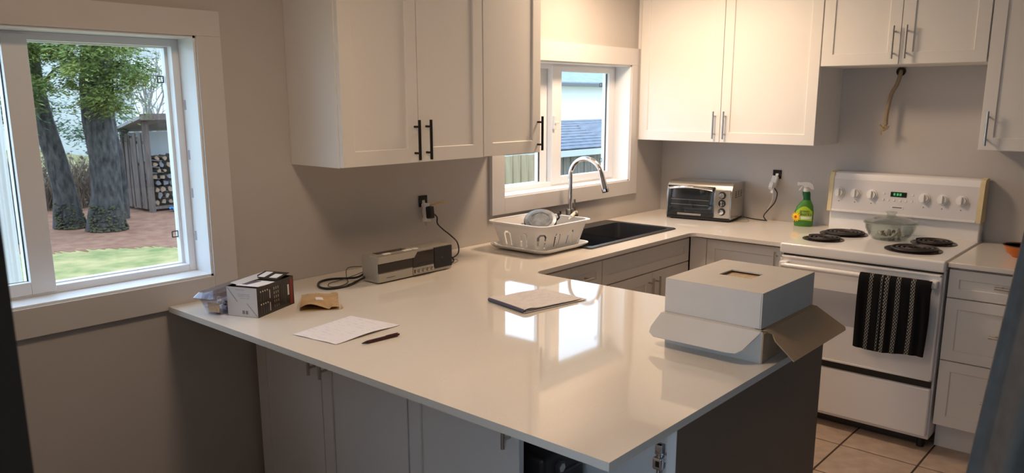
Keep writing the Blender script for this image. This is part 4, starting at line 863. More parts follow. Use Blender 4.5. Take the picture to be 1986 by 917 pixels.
# loose flaps and leaflets on the open top
fm = Mc @ Matrix.Translation((0.012, 0.018, Lz+0.001)) @ Matrix.Rotation(math.radians(4), 4, 'Y')
g = G(); g.box(0, 0.115, -0.012, 0.075, 0, 0.0015, 0, 1, fm); obj('leaflet', g, 'paper', t)
g = G(); g.box(0.02, 0.10, 0.045, 0.066, 0.0016, 0.0024, 0, 1, fm); obj('dark_print', g, 'ink', t)
fm = Mc @ Matrix.Translation((0.13, 0.02, Lz+0.001)) @ Matrix.Rotation(math.radians(-7), 4, 'Y')
g = G(); g.box(0, 0.075, -0.01, 0.09, 0, 0.0015, 0, 1, fm); obj('top_flap', g, 'box_black', t)
g = G(); g.box(0.01, 0.05, 0.0, 0.03, 0.0016, 0.0024, 0, 1, fm); g.box(0.01, 0.066, 0.05, 0.078, 0.0016, 0.0024, 0, 1, fm); obj('pale_print', g, 'paper', t)
fm = Mc @ Matrix.Translation((0.0, 0.085, Lz)) @ Matrix.Rotation(math.radians(9), 4, 'X')
g = G(); g.box(0.02, 0.20, 0, 0.036, 0, 0.0015, 0, 1, fm); obj('back_flap', g, 'box_grey', t)
# ---- clear plastic tub of hardware
t = thing('plastic_tub', (C.x, C.y, T), 'clear plastic tub of hardware between the window and the carton', 'container', rz=math.atan2(ux.y, ux.x))
def rloc(x0, x1, y0, y1, r, z): return [tuple(Mc @ Vector((x, y, z))) for x, y in rrect(x0, x1, y0, y1, r, 4)]
g = loft([rloc(-0.010, 0.185, 0.140, 0.205, 0.012, 0.001), rloc(-0.030, 0.200, 0.128, 0.222, 0.016, 0.058), rloc(-0.046, 0.212, 0.126, 0.236, 0.018, 0.060), rloc(-0.046, 0.212, 0.126, 0.236, 0.018, 0.0625), rloc(-0.028, 0.198, 0.130, 0.220, 0.016, 0.0605), rloc(-0.008, 0.183, 0.142, 0.203, 0.012, 0.003)]); obj('tub', g, 'clear_plastic', t)
g = loft([rloc(-0.045, 0.211, 0.127, 0.235, 0.018, 0.0632), rloc(-0.030, 0.198, 0.140, 0.222, 0.018, 0.080), rloc(-0.028, 0.196, 0.142, 0.220, 0.016, 0.080), rloc(-0.043, 0.209, 0.129, 0.233, 0.017, 0.0632)]); obj('lid', g, 'clear_plastic', t)
random.seed(3)
for i, (x, y, z, s, m) in enumerate(((0.01, 0.172, 0.012, 0.018, 'nickel'), (0.045, 0.165, 0.014, 0.02, 'steel'), (0.08, 0.180, 0.014, 0.02, 'nickel'), (0.12, 0.170, 0.014, 0.02, 'steel'), (0.03, 0.180, 0.038, 0.016, 'white_plastic'), (0.07, 0.165, 0.040, 0.016, 'blue_white'), (0.11, 0.18, 0.040, 0.016, 'nickel'), (0.15, 0.175, 0.016, 0.02, 'white_plastic'))):
    hm = Mc @ Matrix.Translation((x, y, z)) @ Matrix.Rotation(random.random()*3, 4, 'Z') @ Matrix.Rotation(random.uniform(-0.3, 0.3), 4, 'Y')
    g = G(); g.box(-s, s, -s*0.45, s*0.45, -0.007, 0.007, 0.003, 2, hm); g.cyl(hm @ Vector((s*0.6, 0, 0.005)), hm @ Vector((s*0.6, 0, 0.012)), 0.006, seg=10); wp_ = hm @ Vector((0, 0, -0.007))
    solo('hardware_fitting', g, m, tuple(wp_), 'small metal or plastic fitting inside the clear tub', 'fitting', 'fittings in the clear tub')
g = G(); g.box(-0.0225, -0.021, 0.140, 0.185, 0.014, 0.046, 0, 1, Mc); obj('paper_label', g, 'cork', t)
# ---- torn kraft bag
FL, FR, BR, BL = Vector((-3.118, -0.432)), Vector((-3.012, -0.514)), Vector((-2.880, -0.322)), Vector((-2.978, -0.236))
def bil(u, v): return FL*(1-u)*(1-v)+FR*u*(1-v)+BR*u*v+BL*(1-u)*v
random.seed(11); jag = [random.uniform(-0.05, 0.05) for _ in range(40)]
def bag_top(u, v):
    p = bil(min(1.03, u*(1+0.5*jag[int(v*19)])), v*(1+0.6*jag[20+int(u*19) % 20]) if v > 0.9 else v); lift = 0.020*math.sin(PI*min(1, u*1.15+0.16))*(1-v)**1.4 if u < 0.78 else 0.006*(1-v)
    return (p.x, p.y, T+0.004+max(0, lift)+0.004*math.sin(9*u+5*v)*0.5+0.006*max(0, v-0.8))
g = G(); g.sheet(bag_top, 20, 16, 0.0008); o = solo('kraft_bag', g, 'kraft', (-3.0, -0.37, T), 'torn brown kraft paper bag lying on the counter behind the paper sheet', 'paper bag', smooth=60)
g = G(); g.sheet(lambda u, v: (bil(u, v).x, bil(u, v).y, T+0.0012), 8, 8, 0.0008); obj('lower_ply', g, 'kraft', o)
g = G(); g.sheet(lambda u, v: (lambda p: (p[0], p[1], p[2]+0.0012))(bag_top(0.40+0.2*u, 0.45+0.2*v)), 4, 4, 0.0003); obj('white_sticker', g, 'paper', o)
g = G(); g.sheet(lambda u, v: (FR.x+0.004+0.02*u, FR.y-0.004+0.012*u, T+0.0015+0.018*v*(1-u)), 3, 3, 0.0008); obj('torn_scrap', g, 'cork', o)
# ---- sheet of paper and pen
A_, B_, C_, D_ = Vector((-3.295, -0.655)), Vector((-3.041, -0.615)), Vector((-3.005, -0.827)), Vector((-3.270, -0.843))
def note(u, v):
    p = A_*(1-u)*(1-v)+B_*u*(1-v)+C_*u*v+D_*(1-u)*v; z = 0.0015+0.007*max(0, v-0.55)**1.2*math.sin(PI*u)**2*2.0+0.005*max(0, 0.25-u)*math.sin(v*6)**2
    return (p.x, p.y, T+z)
g = G(); g.sheet(note, 24, 24, 0.0005); solo('paper_sheet', g, 'paper_note', (-3.15, -0.73, T), 'white sheet of paper with faint writing beside the pen', 'paper', smooth=80)
pa, pb = Vector((-3.220, -0.903, T+0.0055)), Vector((-3.083, -0.914, T+0.0055)); dp_ = (pb-pa)
t = thing('ballpoint_pen', (-3.15, -0.908, T), 'dark maroon pen lying next to the paper sheet', 'pen')
g = G(); g.cyl(pa+dp_*0.14, pb-dp_*0.06, 0.005, 0.0052, 12); obj('barrel', g, 'pen_maroon', t)
g = G(); g.cyl(pa, pa+dp_*0.14, 0.0012, 0.005, 12); obj('tip', g, 'black_plastic', t)
g = G(); g.cyl(pb-dp_*0.06, pb, 0.004, 0.003, 12); obj('end_button', g, 'black_plastic', t)
g = G(); g.box(-0.02, 0.025, -0.0012, 0.0012, 0, 0.0015, 0, 1, Matrix.Translation(pb-dp_*0.22+Vector((0, 0, 0.0048))) @ Matrix.Rotation(math.atan2(dp_.y, dp_.x), 4, 'Z')); obj('clip', g, 'black_plastic', t)
# ---- folded newspaper
n0, n1, n2, n3 = Vector((-2.586, -0.830)), Vector((-2.312, -0.868)), Vector((-2.335, -1.090)), Vector((-2.632, -1.042))
def news(u, v, du=0, z=0.0):
    p = n0*(1-u)*(1-v)+n1*u*(1-v)+n2*u*v+n3*(1-u)*v; return (p.x, p.y, T+z)
t = thing('folded_newspaper', (-2.46, -0.96, T), 'folded newspaper lying in the middle of the counter', 'newspaper')
g = G(); g.sheet(lambda u, v: news(u, v, 0, 0.0022), 8, 8, 0.0016); obj('lower_fold', g, 'newsprint', t)
g = G(); g.sheet(lambda u, v: news(0.01+0.93*u, 0.03+0.92*v, 0, 0.0045+0.002*math.sin(3*u)), 10, 8, 0.0016); obj('middle_fold', g, 'newsprint', t)
g = G(); g.sheet(lambda u, v: news(0.004+0.87*u, 0.0+0.985*v, 0, 0.008+0.007*math.exp(-((u-0.08)/0.12)**2)+0.003*math.sin(4*u+v)*u+0.004*max(0, v-.8)*4*u), 20, 12, 0.0012); obj('upper_fold', g, 'newsprint', t)
g = G(); a, b = Vector(news(0.0, 0.01)), Vector(news(0.0, 0.98)); g.tube([a+Vector((0.003, 0, 0.0075)), (a+b)/2+Vector((0.003, 0, 0.008)), b+Vector((0.003, 0, 0.0075))], 0.0068, 10, sub=3); obj('shaded_spine_fold', g, 'ink', t)  # fold edge in dark ink tone, standing in for its shadow
# ---- cardboard boxes
t = thing('open_carton', (-2.40, -1.727, T), 'white cardboard carton with flaps folded out, under the closed box', 'box')
x0, x1, y0, y1, z0, z1, k = -2.600, -2.205, -1.876, -1.572, T, T+0.090, 0.004
g = G(); g.box(x0, x0+k, y0, y1, z0, z1); g.box(x1-k, x1, y0, y1, z0, z1); g.box(x0+k, x1-k, y1-k, y1, z0, z1); g.box(x0+k, x1-k, y0+k, y1-k, z0, z0+k); obj('carton_walls', g, 'cardboard_white', t)
g = G(); g.box(x0+k+0.001, x1-k-0.001, y0, y0+k, z0, z1-0.003); obj('brown_side', g, 'cardboard_brown', t)
g = G(); g.box(x0-0.001, x0+0.045, y0-0.004, y0, z0+0.002, z1-0.004); obj('corner_tab', g, 'cardboard_brown', t)
def slab(g, quad, nrm, th):
    q = [Vector(p) for p in quad]; n_ = Vector(nrm).normalized()*th; m = len(q)
    g.add(q+[p+n_ for p in q], [tuple(range(m)), tuple(range(2*m-1, m-1, -1))]+[(i, m+i, m+(i+1) % m, (i+1) % m) for i in range(m)])
g = G(); h0 = Vector((x0-0.001, 0, z1+0.001)); h1 = Vector((x0-0.062, 0, z1-0.058)); dh = h1-h0
def fp_(y, s): return (h0.x+dh.x*s, y, h0.z+dh.z*s)
slab(g, [fp_(-1.556, 0.0), fp_(-1.545, 0.62), fp_(-1.548, 0.86), fp_(-1.566, 0.99), fp_(-1.590, 1.0), fp_(-1.800, 1.0), fp_(-1.826, 0.97), fp_(-1.842, 0.80), fp_(-1.868, 0.12), fp_(-1.872, 0.0)], (0.69, 0, -0.72), 0.003); g.box(x0-0.002, x0+0.035, -1.868, -1.557, z1-0.0005, z1+0.0010); obj('front_flap', g, 'cardboard_white', t)
g = G(); h0 = Vector((0, y0-0.001, z1+0.001)); h1 = Vector((0, y0-0.086, z1-0.070)); dh = h1-h0
def fq(x, s): return (x, h0.y+dh.y*s, h0.z+dh.z*s)
slab(g, [fq(-2.212, 0.0), fq(-2.200, 0.25), fq(-2.165, 0.92), fq(-2.18, 1.0), fq(-2.580, 1.0), fq(-2.580, 0.35), fq(-2.572, 0.25), fq(-2.562, 0.15), fq(-2.585, 0.0)], (0, 0.66, -0.75), 0.003); g.box(-2.585, -2.212, y0-0.002, y0+0.03, z1-0.0005, z1+0.0010); obj('side_flap', g, 'cardboard_brown', t)
t = thing('closed_box', (-2.39, -1.71, T+0.091), 'closed white cardboard box with a square cut-out on top', 'box')
x0, x1, y0, y1, z0, z1 = -2.580, -2.204, -1.862, -1.556, T+0.0912, T+0.194
g = G(); k = 0.004; g.box(x0, x0+k, y0, y1, z0, z1-k); g.box(x1-k, x1, y0, y1, z0, z1-k); g.box(x0+k, x1-k, y0, y0+k, z0, z1-k); g.box(x0+k, x1-k, y1-k, y1, z0, z1-k); g.box(x0+k, x1-k, y0+k, y1-k, z0, z0+k); obj('box_walls', g, 'cardboard_white', t)
wx0, wx1, wy0, wy1 = -2.428, -2.338, -1.756, -1.652
g = G(); g.box(x0, wx0, y0, y1, z1-k, z1); g.box(wx1, x1, y0, y1, z1-k, z1); g.box(wx0, wx1, y0, wy0, z1-k, z1); g.box(wx0, wx1, wy1, y1, z1-k, z1); obj('box_lid', g, 'cardboard_white', t)
g = G(); g.box(wx0-0.01, wx1+0.01, wy0-0.01, wy1+0.01, z1-0.012, z1-0.009); obj('inner_cardboard', g, 'cork', t)
g = G(); g.box(x0-0.0012, x0, y0+0.004, y1-0.002, z0+0.001, z1-0.004); obj('front_tuck', g, 'cardboard_white', t)
# ---- black case inside the doorless cabinet
t = thing('black_case', (-2.90, -1.22, 0.443), 'black plastic case inside the doorless peninsula cabinet', 'case')
g = G(); g.box(-3.005, -2.80, -1.430, -1.02, 0.444, 0.635, 0.018, 3); obj('case_body', g, 'black_plastic', t)
g = G(); g.box(-3.008, -2.797, -1.433, -1.017, 0.556, 0.566, 0.003); obj('seam', g, 'dark_grey_plastic', t)
g = G(); g.cyl((-2.93, -1.428, 0.585), (-2.93, -1.438, 0.585), 0.022, seg=6); lt = obj('latch', g, 'dark_grey_plastic', t); g = G(); g.cyl((-2.93, -1.438, 0.585), (-2.93, -1.442, 0.585), 0.014, seg=6); obj('latch_button', g, 'nickel', lt)
g = G(); g.tube([(-2.90, -1.30, 0.634), (-2.90, -1.30, 0.650), (-2.90, -1.15, 0.650), (-2.90, -1.15, 0.634)], 0.008, 8); obj('carry_handle', g, 'black_plastic', t)
# ---- curtain by the doorway
t = thing('grey_curtain', (-3.40, -2.95, 0.04), 'dark grey curtain hanging at the right edge of the picture', 'curtain')
def curt(u, v):
    z = 2.39-2.35*v; y = -2.577-0.75*u; fl_ = 0.10*min(0.6, max(0, 1.52-z)); pl = math.sin(u*2*PI*11+0.8)
    return (-3.40+0.026*pl*(0.5+0.5*v)+0.008*math.sin(u*17+v*4), y+fl_*(1-u)+0.006*math.sin(u*50+v*5), z)
g = G(); g.sheet(curt, 150, 24, 0.003); obj('cloth', g, 'curtain_cloth', t, 80)
g = G(); g.cyl((-3.40, -2.56, 2.405), (-3.40, -3.40, 2.405), 0.012, seg=12); obj('rail', g, 'black_metal', t)
for y in (-2.60, -3.0, -3.36): g = G(); g.cyl((-3.40, y, 2.405), (-3.40, y, 2.44), 0.008, seg=10); obj('rail_bracket', g, 'black_metal', t)
# ================================================================== outdoors
GZ = -0.4
g = G(); g.sheet(lambda u, v: (-14+64*u, 0.2+69.8*v, GZ), 4, 4); struct('lawn_ground', g, 'lawn')
random.seed(21)
ed = [(-5, 10.4), (-2.2, 9.6), (-0.8, 8.95), (-0.1, 8.7), (0.5, 8.15), (1.2, 8.0), (2.2, 7.5), (3.5, 7.3), (6, 7.4)]
edj = []
for (a, b), (c, d) in zip(ed, ed[1:]):
    for i in range(24): k = i/24; edj.append((a+(c-a)*k, b+(d-b)*k+random.uniform(-0.16, 0.16)))
poly = edj+[(6, 7.4), (7, 15.5), (-5, 15.5)]
g = G(); g.prism(poly, GZ-0.02, GZ+0.006); struct('needle_bed', g, 'needles')
# trees -----------------------------------------------------------
def trunk(name_label, x, y, r, lean, h, moss=True, cat='tree', root_flare=1.5, mat='bark', group='conifers beyond the large window'):
    t = thing('conifer_tree', (x, y, GZ), name_label, cat, group); g = G(); n = 14; P = []; R = []
    for i in range(n+1):
        z = h*i/n; P.append((x+lean[0]*z+0.04*math.sin(i*1.3), y+lean[1]*z+0.03*math.cos(i*1.7), GZ+z)); R.append(r*(1-0.45*i/n)*(1+(root_flare-1)*math.exp(-z/0.22)))
    vs = []; seg = 18; random.seed(int(x*100)); ph = [random.random()*6 for _ in range(3)]
    for i, (p, rr) in enumerate(zip(P, R)):
        for k in range(seg):
            a = 2*PI*k/seg; q = rr*(1+0.09*math.sin(3*a+ph[0]+i*0.15)+0.06*math.sin(5*a+ph[1])+random.uniform(-0.05, 0.05)); vs.append((p[0]+q*math.cos(a), p[1]+q*math.sin(a), p[2]))
    fs = [(i*seg+k, i*seg+(k+1) % seg, (i+1)*seg+(k+1) % seg, (i+1)*seg+k) for i in range(n) for k in range(seg)]+[tuple(range(n*seg, (n+1)*seg))]
    g.add(vs, fs); obj('trunk', g, mat, t, 70)
    if moss:
        g = G(); random.seed(5+int(y*10))
        for i in range(330):
            a = random.uniform(PI*0.7, PI*2.1); z = random.random()**2*0.40; rr = r*(1+(root_flare-1)*math.exp(-z/0.22))*0.99; s = random.uniform(0.012, 0.032); c = Vector((x+lean[0]*z+rr*math.cos(a), y+lean[1]*z+rr*math.sin(a), GZ+z+0.02))
            g.lathe([(0.0, -s*0.5), (s*0.8, -s*0.3), (s, 0), (s*0.7, s*0.5), (0, s*0.7)], c, 6)
        mo = obj('moss', g, 'moss', t, 80); mo['kind'] = 'stuff'
    return t
def sprays(parent, centres, mat, n_each, spread, size, name='foliage'):
    g = G(); vs = []; fs = []
    for (cx_, cy_, cz_) in centres:
        dirx = random.uniform(0, 2*PI)
        for i in range(n_each):
            a = dirx+random.gauss(0, 0.9); rr = abs(random.gauss(0, spread)); px_, py_ = cx_+rr*math.cos(a), cy_+rr*math.sin(a); pz_ = cz_-0.35*rr+random.gauss(0, spread*0.28)
            s = size*random.uniform(0.6, 1.4); a2 = a+random.gauss(0, 0.7); dz = random.uniform(-0.7, 0.25); w_ = s*random.uniform(0.08, 0.17)
            d = Vector((math.cos(a2), math.sin(a2), dz)).normalized()*s; sd = d.cross(Vector((random.gauss(0, 1), random.gauss(0, 1), 1))).normalized()*w_
            k = len(vs); p = Vector((px_, py_, pz_)); vs += [p-sd*0.4, p+d*0.55-sd, p+d, p+d*0.55+sd]; fs.append((k, k+1, k+2, k+3))
    g.add(vs, fs); o = obj(name, g, mat, parent, 0); o['kind'] = 'stuff'; return o
def limbs(parent, base, tips, r=0.03):
    for tp in tips:
        b = Vector(base); e = Vector(tp); m = (b+e)/2+Vector((0, 0, 0.12)); g = G(); g.tube([b, m, e], [r, r*0.3], 6, sub=4); obj('limb', g, 'bark', parent)
t2 = trunk('thick dark conifer trunk with mossy base in the middle of the large window', 0.52, 10.35, 0.225, (0.035, 0.0), 8.0, root_flare=1.28)
t1 = trunk('slimmer leaning conifer trunk left of the thick trunk', 0.235, 11.05, 0.165, (-0.11, 0.02), 8.0, root_flare=1.45)
t3 = trunk('slender dark trunk partly hidden behind the thick trunk', 1.20, 11.5, 0.125, (0.0, 0.0), 7.0, moss=False, root_flare=1.3)
t4 = trunk('dark conifer trunk at the left edge of the large window', -0.95, 10.2, 0.16, (-0.02, 0.0), 7.0, moss=False)
t5 = trunk('thin mossy sapling stem leaning left of the slimmer trunk', 0.15, 12.6, 0.05, (-0.10, 0.0), 4.5, moss=False, mat='moss')
random.seed(31)
def cl(n, x0, x1, y0, y1, z0, z1): return [(random.uniform(x0, x1), random.uniform(y0, y1), random.uniform(z0, z1)) for _ in range(n)]
sprays(t2, cl(46, -0.15, 0.85, 9.0, 10.2, 1.95, 3.1)+cl(9, 0.30, 0.62, 9.4, 9.9, 1.50, 1.95), 'conifer', 300, 0.22, 0.07)
limbs(t2, (0.62, 10.3, 2.7), [(1.5, 10.0, 2.9), (0.0, 9.4, 2.2), (0.3, 9.3, 2.0)])
sprays(t2, cl(16, 0.95, 1.75, 9.8, 10.4, 2.2, 3.0), 'conifer', 22, 0.20, 0.07, 'sparse_foliage')
sprays(t1, cl(40, -0.75, 0.15, 9.8, 10.9, 1.75, 3.0)+cl(5, -0.45, -0.1, 10.4, 10.8, 1.55, 1.75), 'conifer', 280, 0.18, 0.07)
sprays(t1, cl(7, 0.25, 0.65, 11.2, 11.8, 0.95, 1.4), 'conifer_dark', 22, 0.15, 0.08, 'low_foliage')
limbs(t1, (0.05, 11.0, 1.9), [(-0.6, 10.4, 2.2), (0.3, 10.5, 2.1)])
sprays(t4, cl(30, -1.4, -0.5, 9.4, 10.6, 1.4, 3.0), 'conifer_dark', 90, 0.22, 0.09)
sprays(t3, cl(24, 1.0, 1.9, 12.0, 14.5, 0.9, 1.6), 'conifer_dark', 60, 0.22, 0.09)
# bramble thicket
random.seed(17); g = G(); vs = []; fs = []
for i in range(5200):
    x = random.uniform(-2.6, 5.0); y = random.uniform(13.4, 15.4); b = Vector((x, y, GZ)); h = random.uniform(0.35, 1.05); a = random.uniform(0, 2*PI)
    e = b+Vector((math.cos(a)*h*0.45, math.sin(a)*h*0.3, h)); m = (b+e)/2+Vector((random.uniform(-.1, .1), random.uniform(-.1, .1), 0.12)); w_ = Vector((random.uniform(0.006, 0.016), 0.004, 0)); k = len(vs)
    vs += [b-w_, b+w_, m+w_*0.7, m-w_*0.7, e]; fs += [(k, k+1, k+2, k+3), (k+3, k+2, k+4)]
    if i % 2 == 0:
        k = len(vs); s = random.uniform(0.02, 0.05); p = b+(e-b)*random.uniform(0.3, 1.0); vs += [p, p+Vector((s, 0, s*0.4)), p+Vector((s*1.5, 0, -s*0.3)), p+Vector((s*0.4, 0, -s*0.8))]; fs.append((k, k+1, k+2, k+3))
g.add(vs, fs); o = solo('bramble_thicket', g, 'bramble', (1.2, 14.4, GZ), 'tangled brown bramble thicket behind the tree trunks', 'bushes', smooth=0); o['kind'] = 'stuff'
# bare deciduous tree behind the shed
t = thing('bare_tree', (4.6, 17.5, GZ), 'small bare grey tree behind the woodshed', 'tree'); random.seed(8)
def grow(g, p, d, L, r, lv):
    e = p+d*L; g.tube([p, (p+e)/2+Vector((random.gauss(0, .02), 0, random.gauss(0, .02)))*L, e], [r, r*0.62], 5, sub=2)
    if lv == 0: return
    for k in range(3):
        nd = (d+Vector((random.gauss(0, .42), random.gauss(0, .3), random.uniform(-0.05, .35)))).normalized(); grow(g, p+d*L*random.uniform(.55, 1), nd, L*random.uniform(.6, .8), r*0.58, lv-1)
for k, dx in enumerate((-0.35, 0.0, 0.4)):
    g = G(); grow(g, Vector((4.6+dx*0.3, 17.5, GZ)), Vector((dx*0.5, 0, 1)).normalized(), 1.3, 0.055, 4); obj('stem', g, 'twig', t)
# woodshed --------------------------------------------------------
sx0, sx1, sy0, sy1 = 1.93, 3.95, 11.85, 12.75
t = thing('woodshed', ((sx0+sx1)/2, (sy0+sy1)/2, GZ), 'weathered wooden firewood shed with slanted roof beyond the lawn', 'shed')
for x, y, h in ((sx0, sy0, 1.66), (sx0, sy1, 1.45), (sx1, sy0, 1.66), (sx1, sy1, 1.45)):
    g = G(); g.box(x-0.045, x+0.045, y-0.045, y+0.045, GZ, GZ+h, 0.006); obj('post', g, 'old_board', t)
def roofslab(g, x0, x1, ya, za, yb, zb_, th): g.add([(x0, ya, za), (x1, ya, za), (x1, yb, zb_), (x0, yb, zb_)]+[(x0, ya, za+th), (x1, ya, za+th), (x1, yb, zb_+th), (x0, yb, zb_+th)], [(0, 3, 2, 1), (4, 5, 6, 7), (0, 1, 5, 4), (1, 2, 6, 5), (2, 3, 7, 6), (3, 0, 4, 7)])
g = G(); roofslab(g, sx0-0.16, sx1+0.16, sy0-0.22, GZ+1.72, sy1+0.25, GZ+1.44, 0.05); rf = obj('roof', g, 'old_roof', t)
g = G(); g.box(sx0-0.18, sx1+0.18, sy0-0.245, sy0-0.22, GZ+1.69, GZ+1.80); obj('fascia_board', g, 'old_board', rf)
random.seed(12); y = sy0+0.06
while y < sy1-0.04:
    w_ = random.uniform(0.07, 0.12); g = G(); h = random.uniform(1.28, 1.44); m_ = Matrix.Translation((sx0-0.055+random.uniform(-.012, .012), y+w_/2, GZ+0.06)) @ Matrix.Rotation(random.uniform(-.03, .03), 4, 'X')
    g.box(-0.012, 0.012, -w_/2, w_/2, 0, h, 0.002, 1, m_); obj('slat', g, 'old_board', t); y += w_+random.uniform(0.015, 0.05)
for z in (0.30, 0.85, 1.25):
    g = G(); g.box(sx0-0.04, sx0-0.01, sy0, sy1, GZ+z, GZ+z+0.05); obj('rail', g, 'old_board', t)
g = G(); g.box(sx0+0.05, sx1-0.05, sy1-0.02, sy1, GZ+0.1, GZ+1.44); obj('back_wall', g, 'siding_grey', t)
g = G(); g.box(sx0, sx1, sy0+0.02, sy1-0.03, GZ+0.05, GZ+0.10); obj('floor_deck', g, 'old_board', t)
random.seed(19); ORD = ('first', 'second', 'third', 'fourth', 'fifth', 'sixth', 'seventh', 'eighth')
for i in range(7):
    for j in range(8):
        r = random.uniform(0.048, 0.066); x = sx0+0.125+i*0.125+(0.06 if j % 2 else 0); z = GZ+0.176+j*0.116; y = sy0+0.03+random.uniform(-0.04, 0.03)
        g = G(); seg = 7; ph_ = random.random()*6; A = []
        for k in range(seg): a = 2*PI*k/seg+ph_; q = r*random.uniform(0.5, 1.12); A.append((x+q*math.cos(a), z+q*math.sin(a)))
        g.add([(a, y, b) for a, b in A]+[(a, y+0.42, b) for a, b in A], [tuple(range(seg-1, -1, -1)), tuple(range(seg, 2*seg))]+[(k, (k+1) % seg, seg+(k+1) % seg, seg+k) for k in range(seg)])
        o = thing('firewood_log', (x, y+0.2, z-r), '%s firewood log, %s from the left in the %s row from the bottom' % ('small split' if r < 0.057 else 'large split', ORD[i], ORD[j]), 'log', 'firewood stacked in the woodshed'); obj('bark_side', g, 'log_bark', o)
        g2 = G(); g2.add([(x+(a-x)*0.94, y-0.003, z+(b-z)*0.94) for a, b in A]+[(x+(a-x)*0.94, y+0.002, z+(b-z)*0.94) for a, b in A], [tuple(range(seg-1, -1, -1)), tuple(range(seg, 2*seg))]+[(k, (k+1) % seg, seg+(k+1) % seg, seg+k) for k in range(seg)])
        obj('cut_end', g2, random.choice(['log_end', 'log_end', 'log_end_grey']), o)
g = G(); g.sheet(lambda u, v: (sx0+0.25+0.55*u, sy0-0.32+0.2*v, GZ+0.04+0.05*abs(math.sin(u*9+v*4))), 14, 6, 0.004); solo('blue_tarp', g, 'tarp', (sx0+0.5, sy0-0.22, GZ), 'crumpled blue tarp on the ground in front of the firewood', 'tarp')
# houses beyond the large window
def house(name, label, x0, x1, y, d, zt0, mat, roof_z, wins, gutter=True, band=None, trim='siding_white'):
    t = thing(name, ((x0+x1)/2, y+d/2, GZ-0.3), label, 'house')
    g = G(); g.box(x0, x1, y, y+d, GZ-0.3, zt0); wl = obj('walls', g, mat, t)
    if band: g = G(); g.box(band[0], band[1], y-0.03, y+0.01, band[2], band[3]); obj('wall_panel', g, band[4], wl)
    g = G(); roofslab(g, x0-0.4, x1+0.4, y-0.45, zt0-0.05, y+d/2, roof_z, 0.12); obj('roof_slope', g, 'house_roof', t)
    g = G(); roofslab(g, x0-0.4, x1+0.4, y+d+0.45, zt0-0.05, y+d/2, roof_z, 0.12); obj('roof_slope', g, 'house_roof', t)
    for xx in (x0, x1):
        g = G(); g.add([(xx-0.02, y, zt0), (xx-0.02, y+d, zt0), (xx-0.02, y+d/2, roof_z), (xx+0.02, y, zt0), (xx+0.02, y+d, zt0), (xx+0.02, y+d/2, roof_z)], [(0, 1, 2), (5, 4, 3), (0, 3, 4, 1), (1, 4, 5, 2), (2, 5, 3, 0)]); obj('gable', g, mat, t)
    if gutter: g = G(); g.box(x0-0.4, x1+0.4, y-0.56, y-0.45, zt0-0.06, zt0+0.04, 0.01); obj('gutter', g, 'gutter', t)
    for (a, b, c, e) in wins:
        g = G(); ring(g, a, b, c, e, y-0.06, y+0.01, 0.08, 0.0); wf = obj('window_frame', g, trim, t); g = G(); g.box(a+0.08, b-0.08, y-0.02, y, c+0.08, e-0.08); obj('window_glass', g, 'house_glass', wf)
    return t
house('pale_house', 'tall pale grey house seen through the trees behind the woodshed', 7.3, 17.0, 26, 7, 5.4, 'siding_grey', 7.4, [(11.5, 12.8, 1.2, 2.6)], band=(8.0, 10.6, 0.6, 3.05, 'siding_white'))
t = house('white_house', 'low white house far behind the leaning trunk', 2.5, 9.65, 35, 6, 2.4, 'siding_white', 4.0, [(5.3, 6.4, 0.4, 1.5)], trim='teal')
g = G(); g.box(9.28, 9.42, 34.9, 35.0, GZ, 1.9); obj('corner_trim', g, 'teal', t)
# porch post just outside the large window
t = thing('porch_post', (-3.672, 0.70, GZ), 'ribbed pale grey post just outside the left sash of the large window', 'post')
P_ = []
for k in range(48):
    a = 2*PI*k/48; q = 0.050 if k % 4 < 2 else 0.045; P_.append((-3.672+q*math.cos(a), 0.70+q*math.sin(a)))
g = G(); g.prism(P_, GZ+0.02, 2.7); obj('shaft', g, 'siding_white', t)
g = G(); g.box(-3.75, -3.594, 0.622, 0.778, GZ-0.02, GZ+0.06, 0.005); obj('base_plate', g, 'siding_grey', t)
for z in (1.115, 1.165): g = G(); g.box(-3.716, -3.704, 0.645, 0.655, z, z+0.012); obj('bracket', g, 'gutter', t)
# beyond the sink window: fence, garage, neighbour's house
t = thing('picket_fence', (2.5, 3.5, GZ-0.2), 'close-boarded weathered wood fence outside the sink window', 'fence'); random.seed(6)
pk = None; x = 1.35
while x < 3.25:
    if pk is None: g = G(); g.box(x, x+0.135, 3.49, 3.51, GZ-0.2, 0.985, 0.004, 1); pk = obj('picket', g, 'fence_wood', t); xb = x; o = pk
    else: o = pk.copy(); COL.objects.link(o); o.location = (x-xb, random.uniform(-.006, .006), random.uniform(-.012, .012))
    x += 0.143
for z in (0.05, 0.75): g = G(); g.box(1.35, 3.25, 3.51, 3.55, z, z+0.09); obj('fence_rail', g, 'fence_grey', t)
for x in (1.4, 3.2): g = G(); g.box(x-0.045, x+0.045, 3.55, 3.64, GZ-0.2, 0.99); obj('fence_post', g, 'fence_grey', t)
t = thing('garage', (9.0, 8.0, GZ-0.3), 'low grey board garage with shingled roof outside the sink window', 'garage')
x = 5.6; pk = None
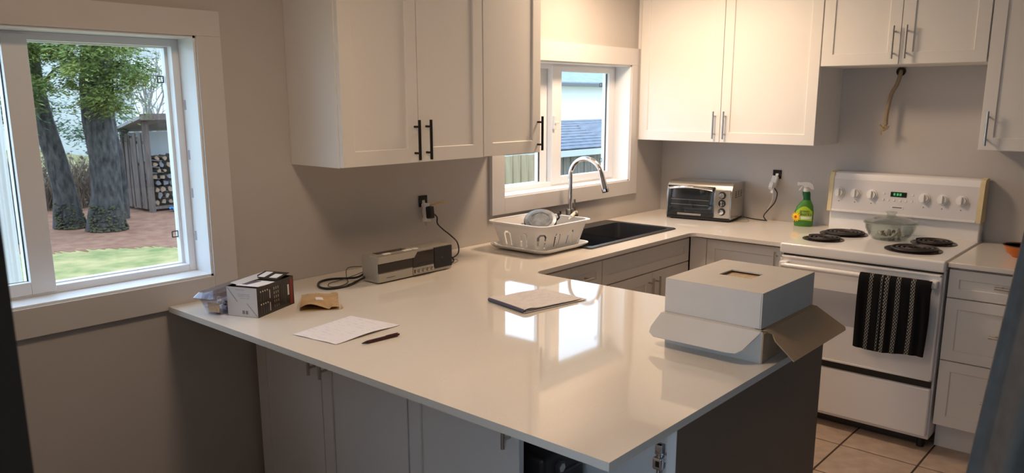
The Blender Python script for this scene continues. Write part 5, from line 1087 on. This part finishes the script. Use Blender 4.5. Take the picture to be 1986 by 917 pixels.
while x < 11.4:
    if pk is None: g = G(); g.box(x, x+0.21, 6.48, 6.52, GZ-0.3, 0.70, 0.005, 1); pk = obj('wall_board', g, 'fence_grey', t); xb = x
    else: o = pk.copy(); COL.objects.link(o); o.location = (x-xb, random.uniform(-.008, .008), 0)
    x += 0.22
g = G(); g.box(5.6, 11.5, 6.54, 10.4, GZ-0.3, 0.70); obj('walls', g, 'fence_grey', t)
ye, ze, yr, zr = 6.25, 0.70, 8.55, 1.14
g = G(); roofslab(g, 5.3, 11.8, ye, ze-0.02, yr, zr-0.02, 0.03); roofslab(g, 5.3, 11.8, 10.8, ze-0.02, yr, zr-0.02, 0.03); rf = obj('roof_deck', g, 'old_board', t)
NS = 11
for k in range(NS):
    a, b = k/NS, (k+1)/NS+0.02; y0_, y1_ = ye-0.03+(yr-ye+0.03)*a, ye+(yr-ye)*min(1, b); z0_, z1_ = ze+0.035+(zr-ze)*a, ze+0.018+(zr-ze)*min(1, b)
    g = G(); roofslab(g, 5.28, 11.82, y0_, z0_, y1_, z1_, 0.016); obj('shingle_course', g, 'shingle', rf)
g = G(); g.box(5.3, 11.8, 6.20, 6.245, 0.60, 0.715); obj('eave_board', g, 'siding_grey', t)
gm = 'siding_white'
for s_ in (-1, 1):
    g = G(); a = Vector((9.75, 6.1, 1.16)); b = Vector((9.75+s_*1.05, 6.1, 0.66)); n_ = Vector((0.43*s_, 0, 0.9))*0.035
    g.add([a-n_, b-n_, b+n_, a+n_]+[p+Vector((0, 0.05, 0)) for p in (a-n_, b-n_, b+n_, a+n_)], [(0, 1, 2, 3), (7, 6, 5, 4), (0, 4, 5, 1), (1, 5, 6, 2), (2, 6, 7, 3), (3, 7, 4, 0)]); obj('barge_board', g, gm, t)
g = G(); g.add([(8.75, 6.14, 0.66), (10.75, 6.14, 0.66), (9.75, 6.14, 1.12), (8.75, 7.2, 0.66), (10.75, 7.2, 0.66), (9.75, 7.9, 1.12)], [(0, 1, 2), (5, 4, 3), (0, 2, 5, 3), (1, 4, 5, 2), (0, 3, 4, 1)]); obj('cross_gable', g, 'shingle', t)
house('neighbour_house', 'white neighbouring house behind the garage outside the sink window', 9.5, 30, 12.4, 7, 2.08, 'siding_white', 3.6, [(20.5, 21.8, 0.6, 1.7)])
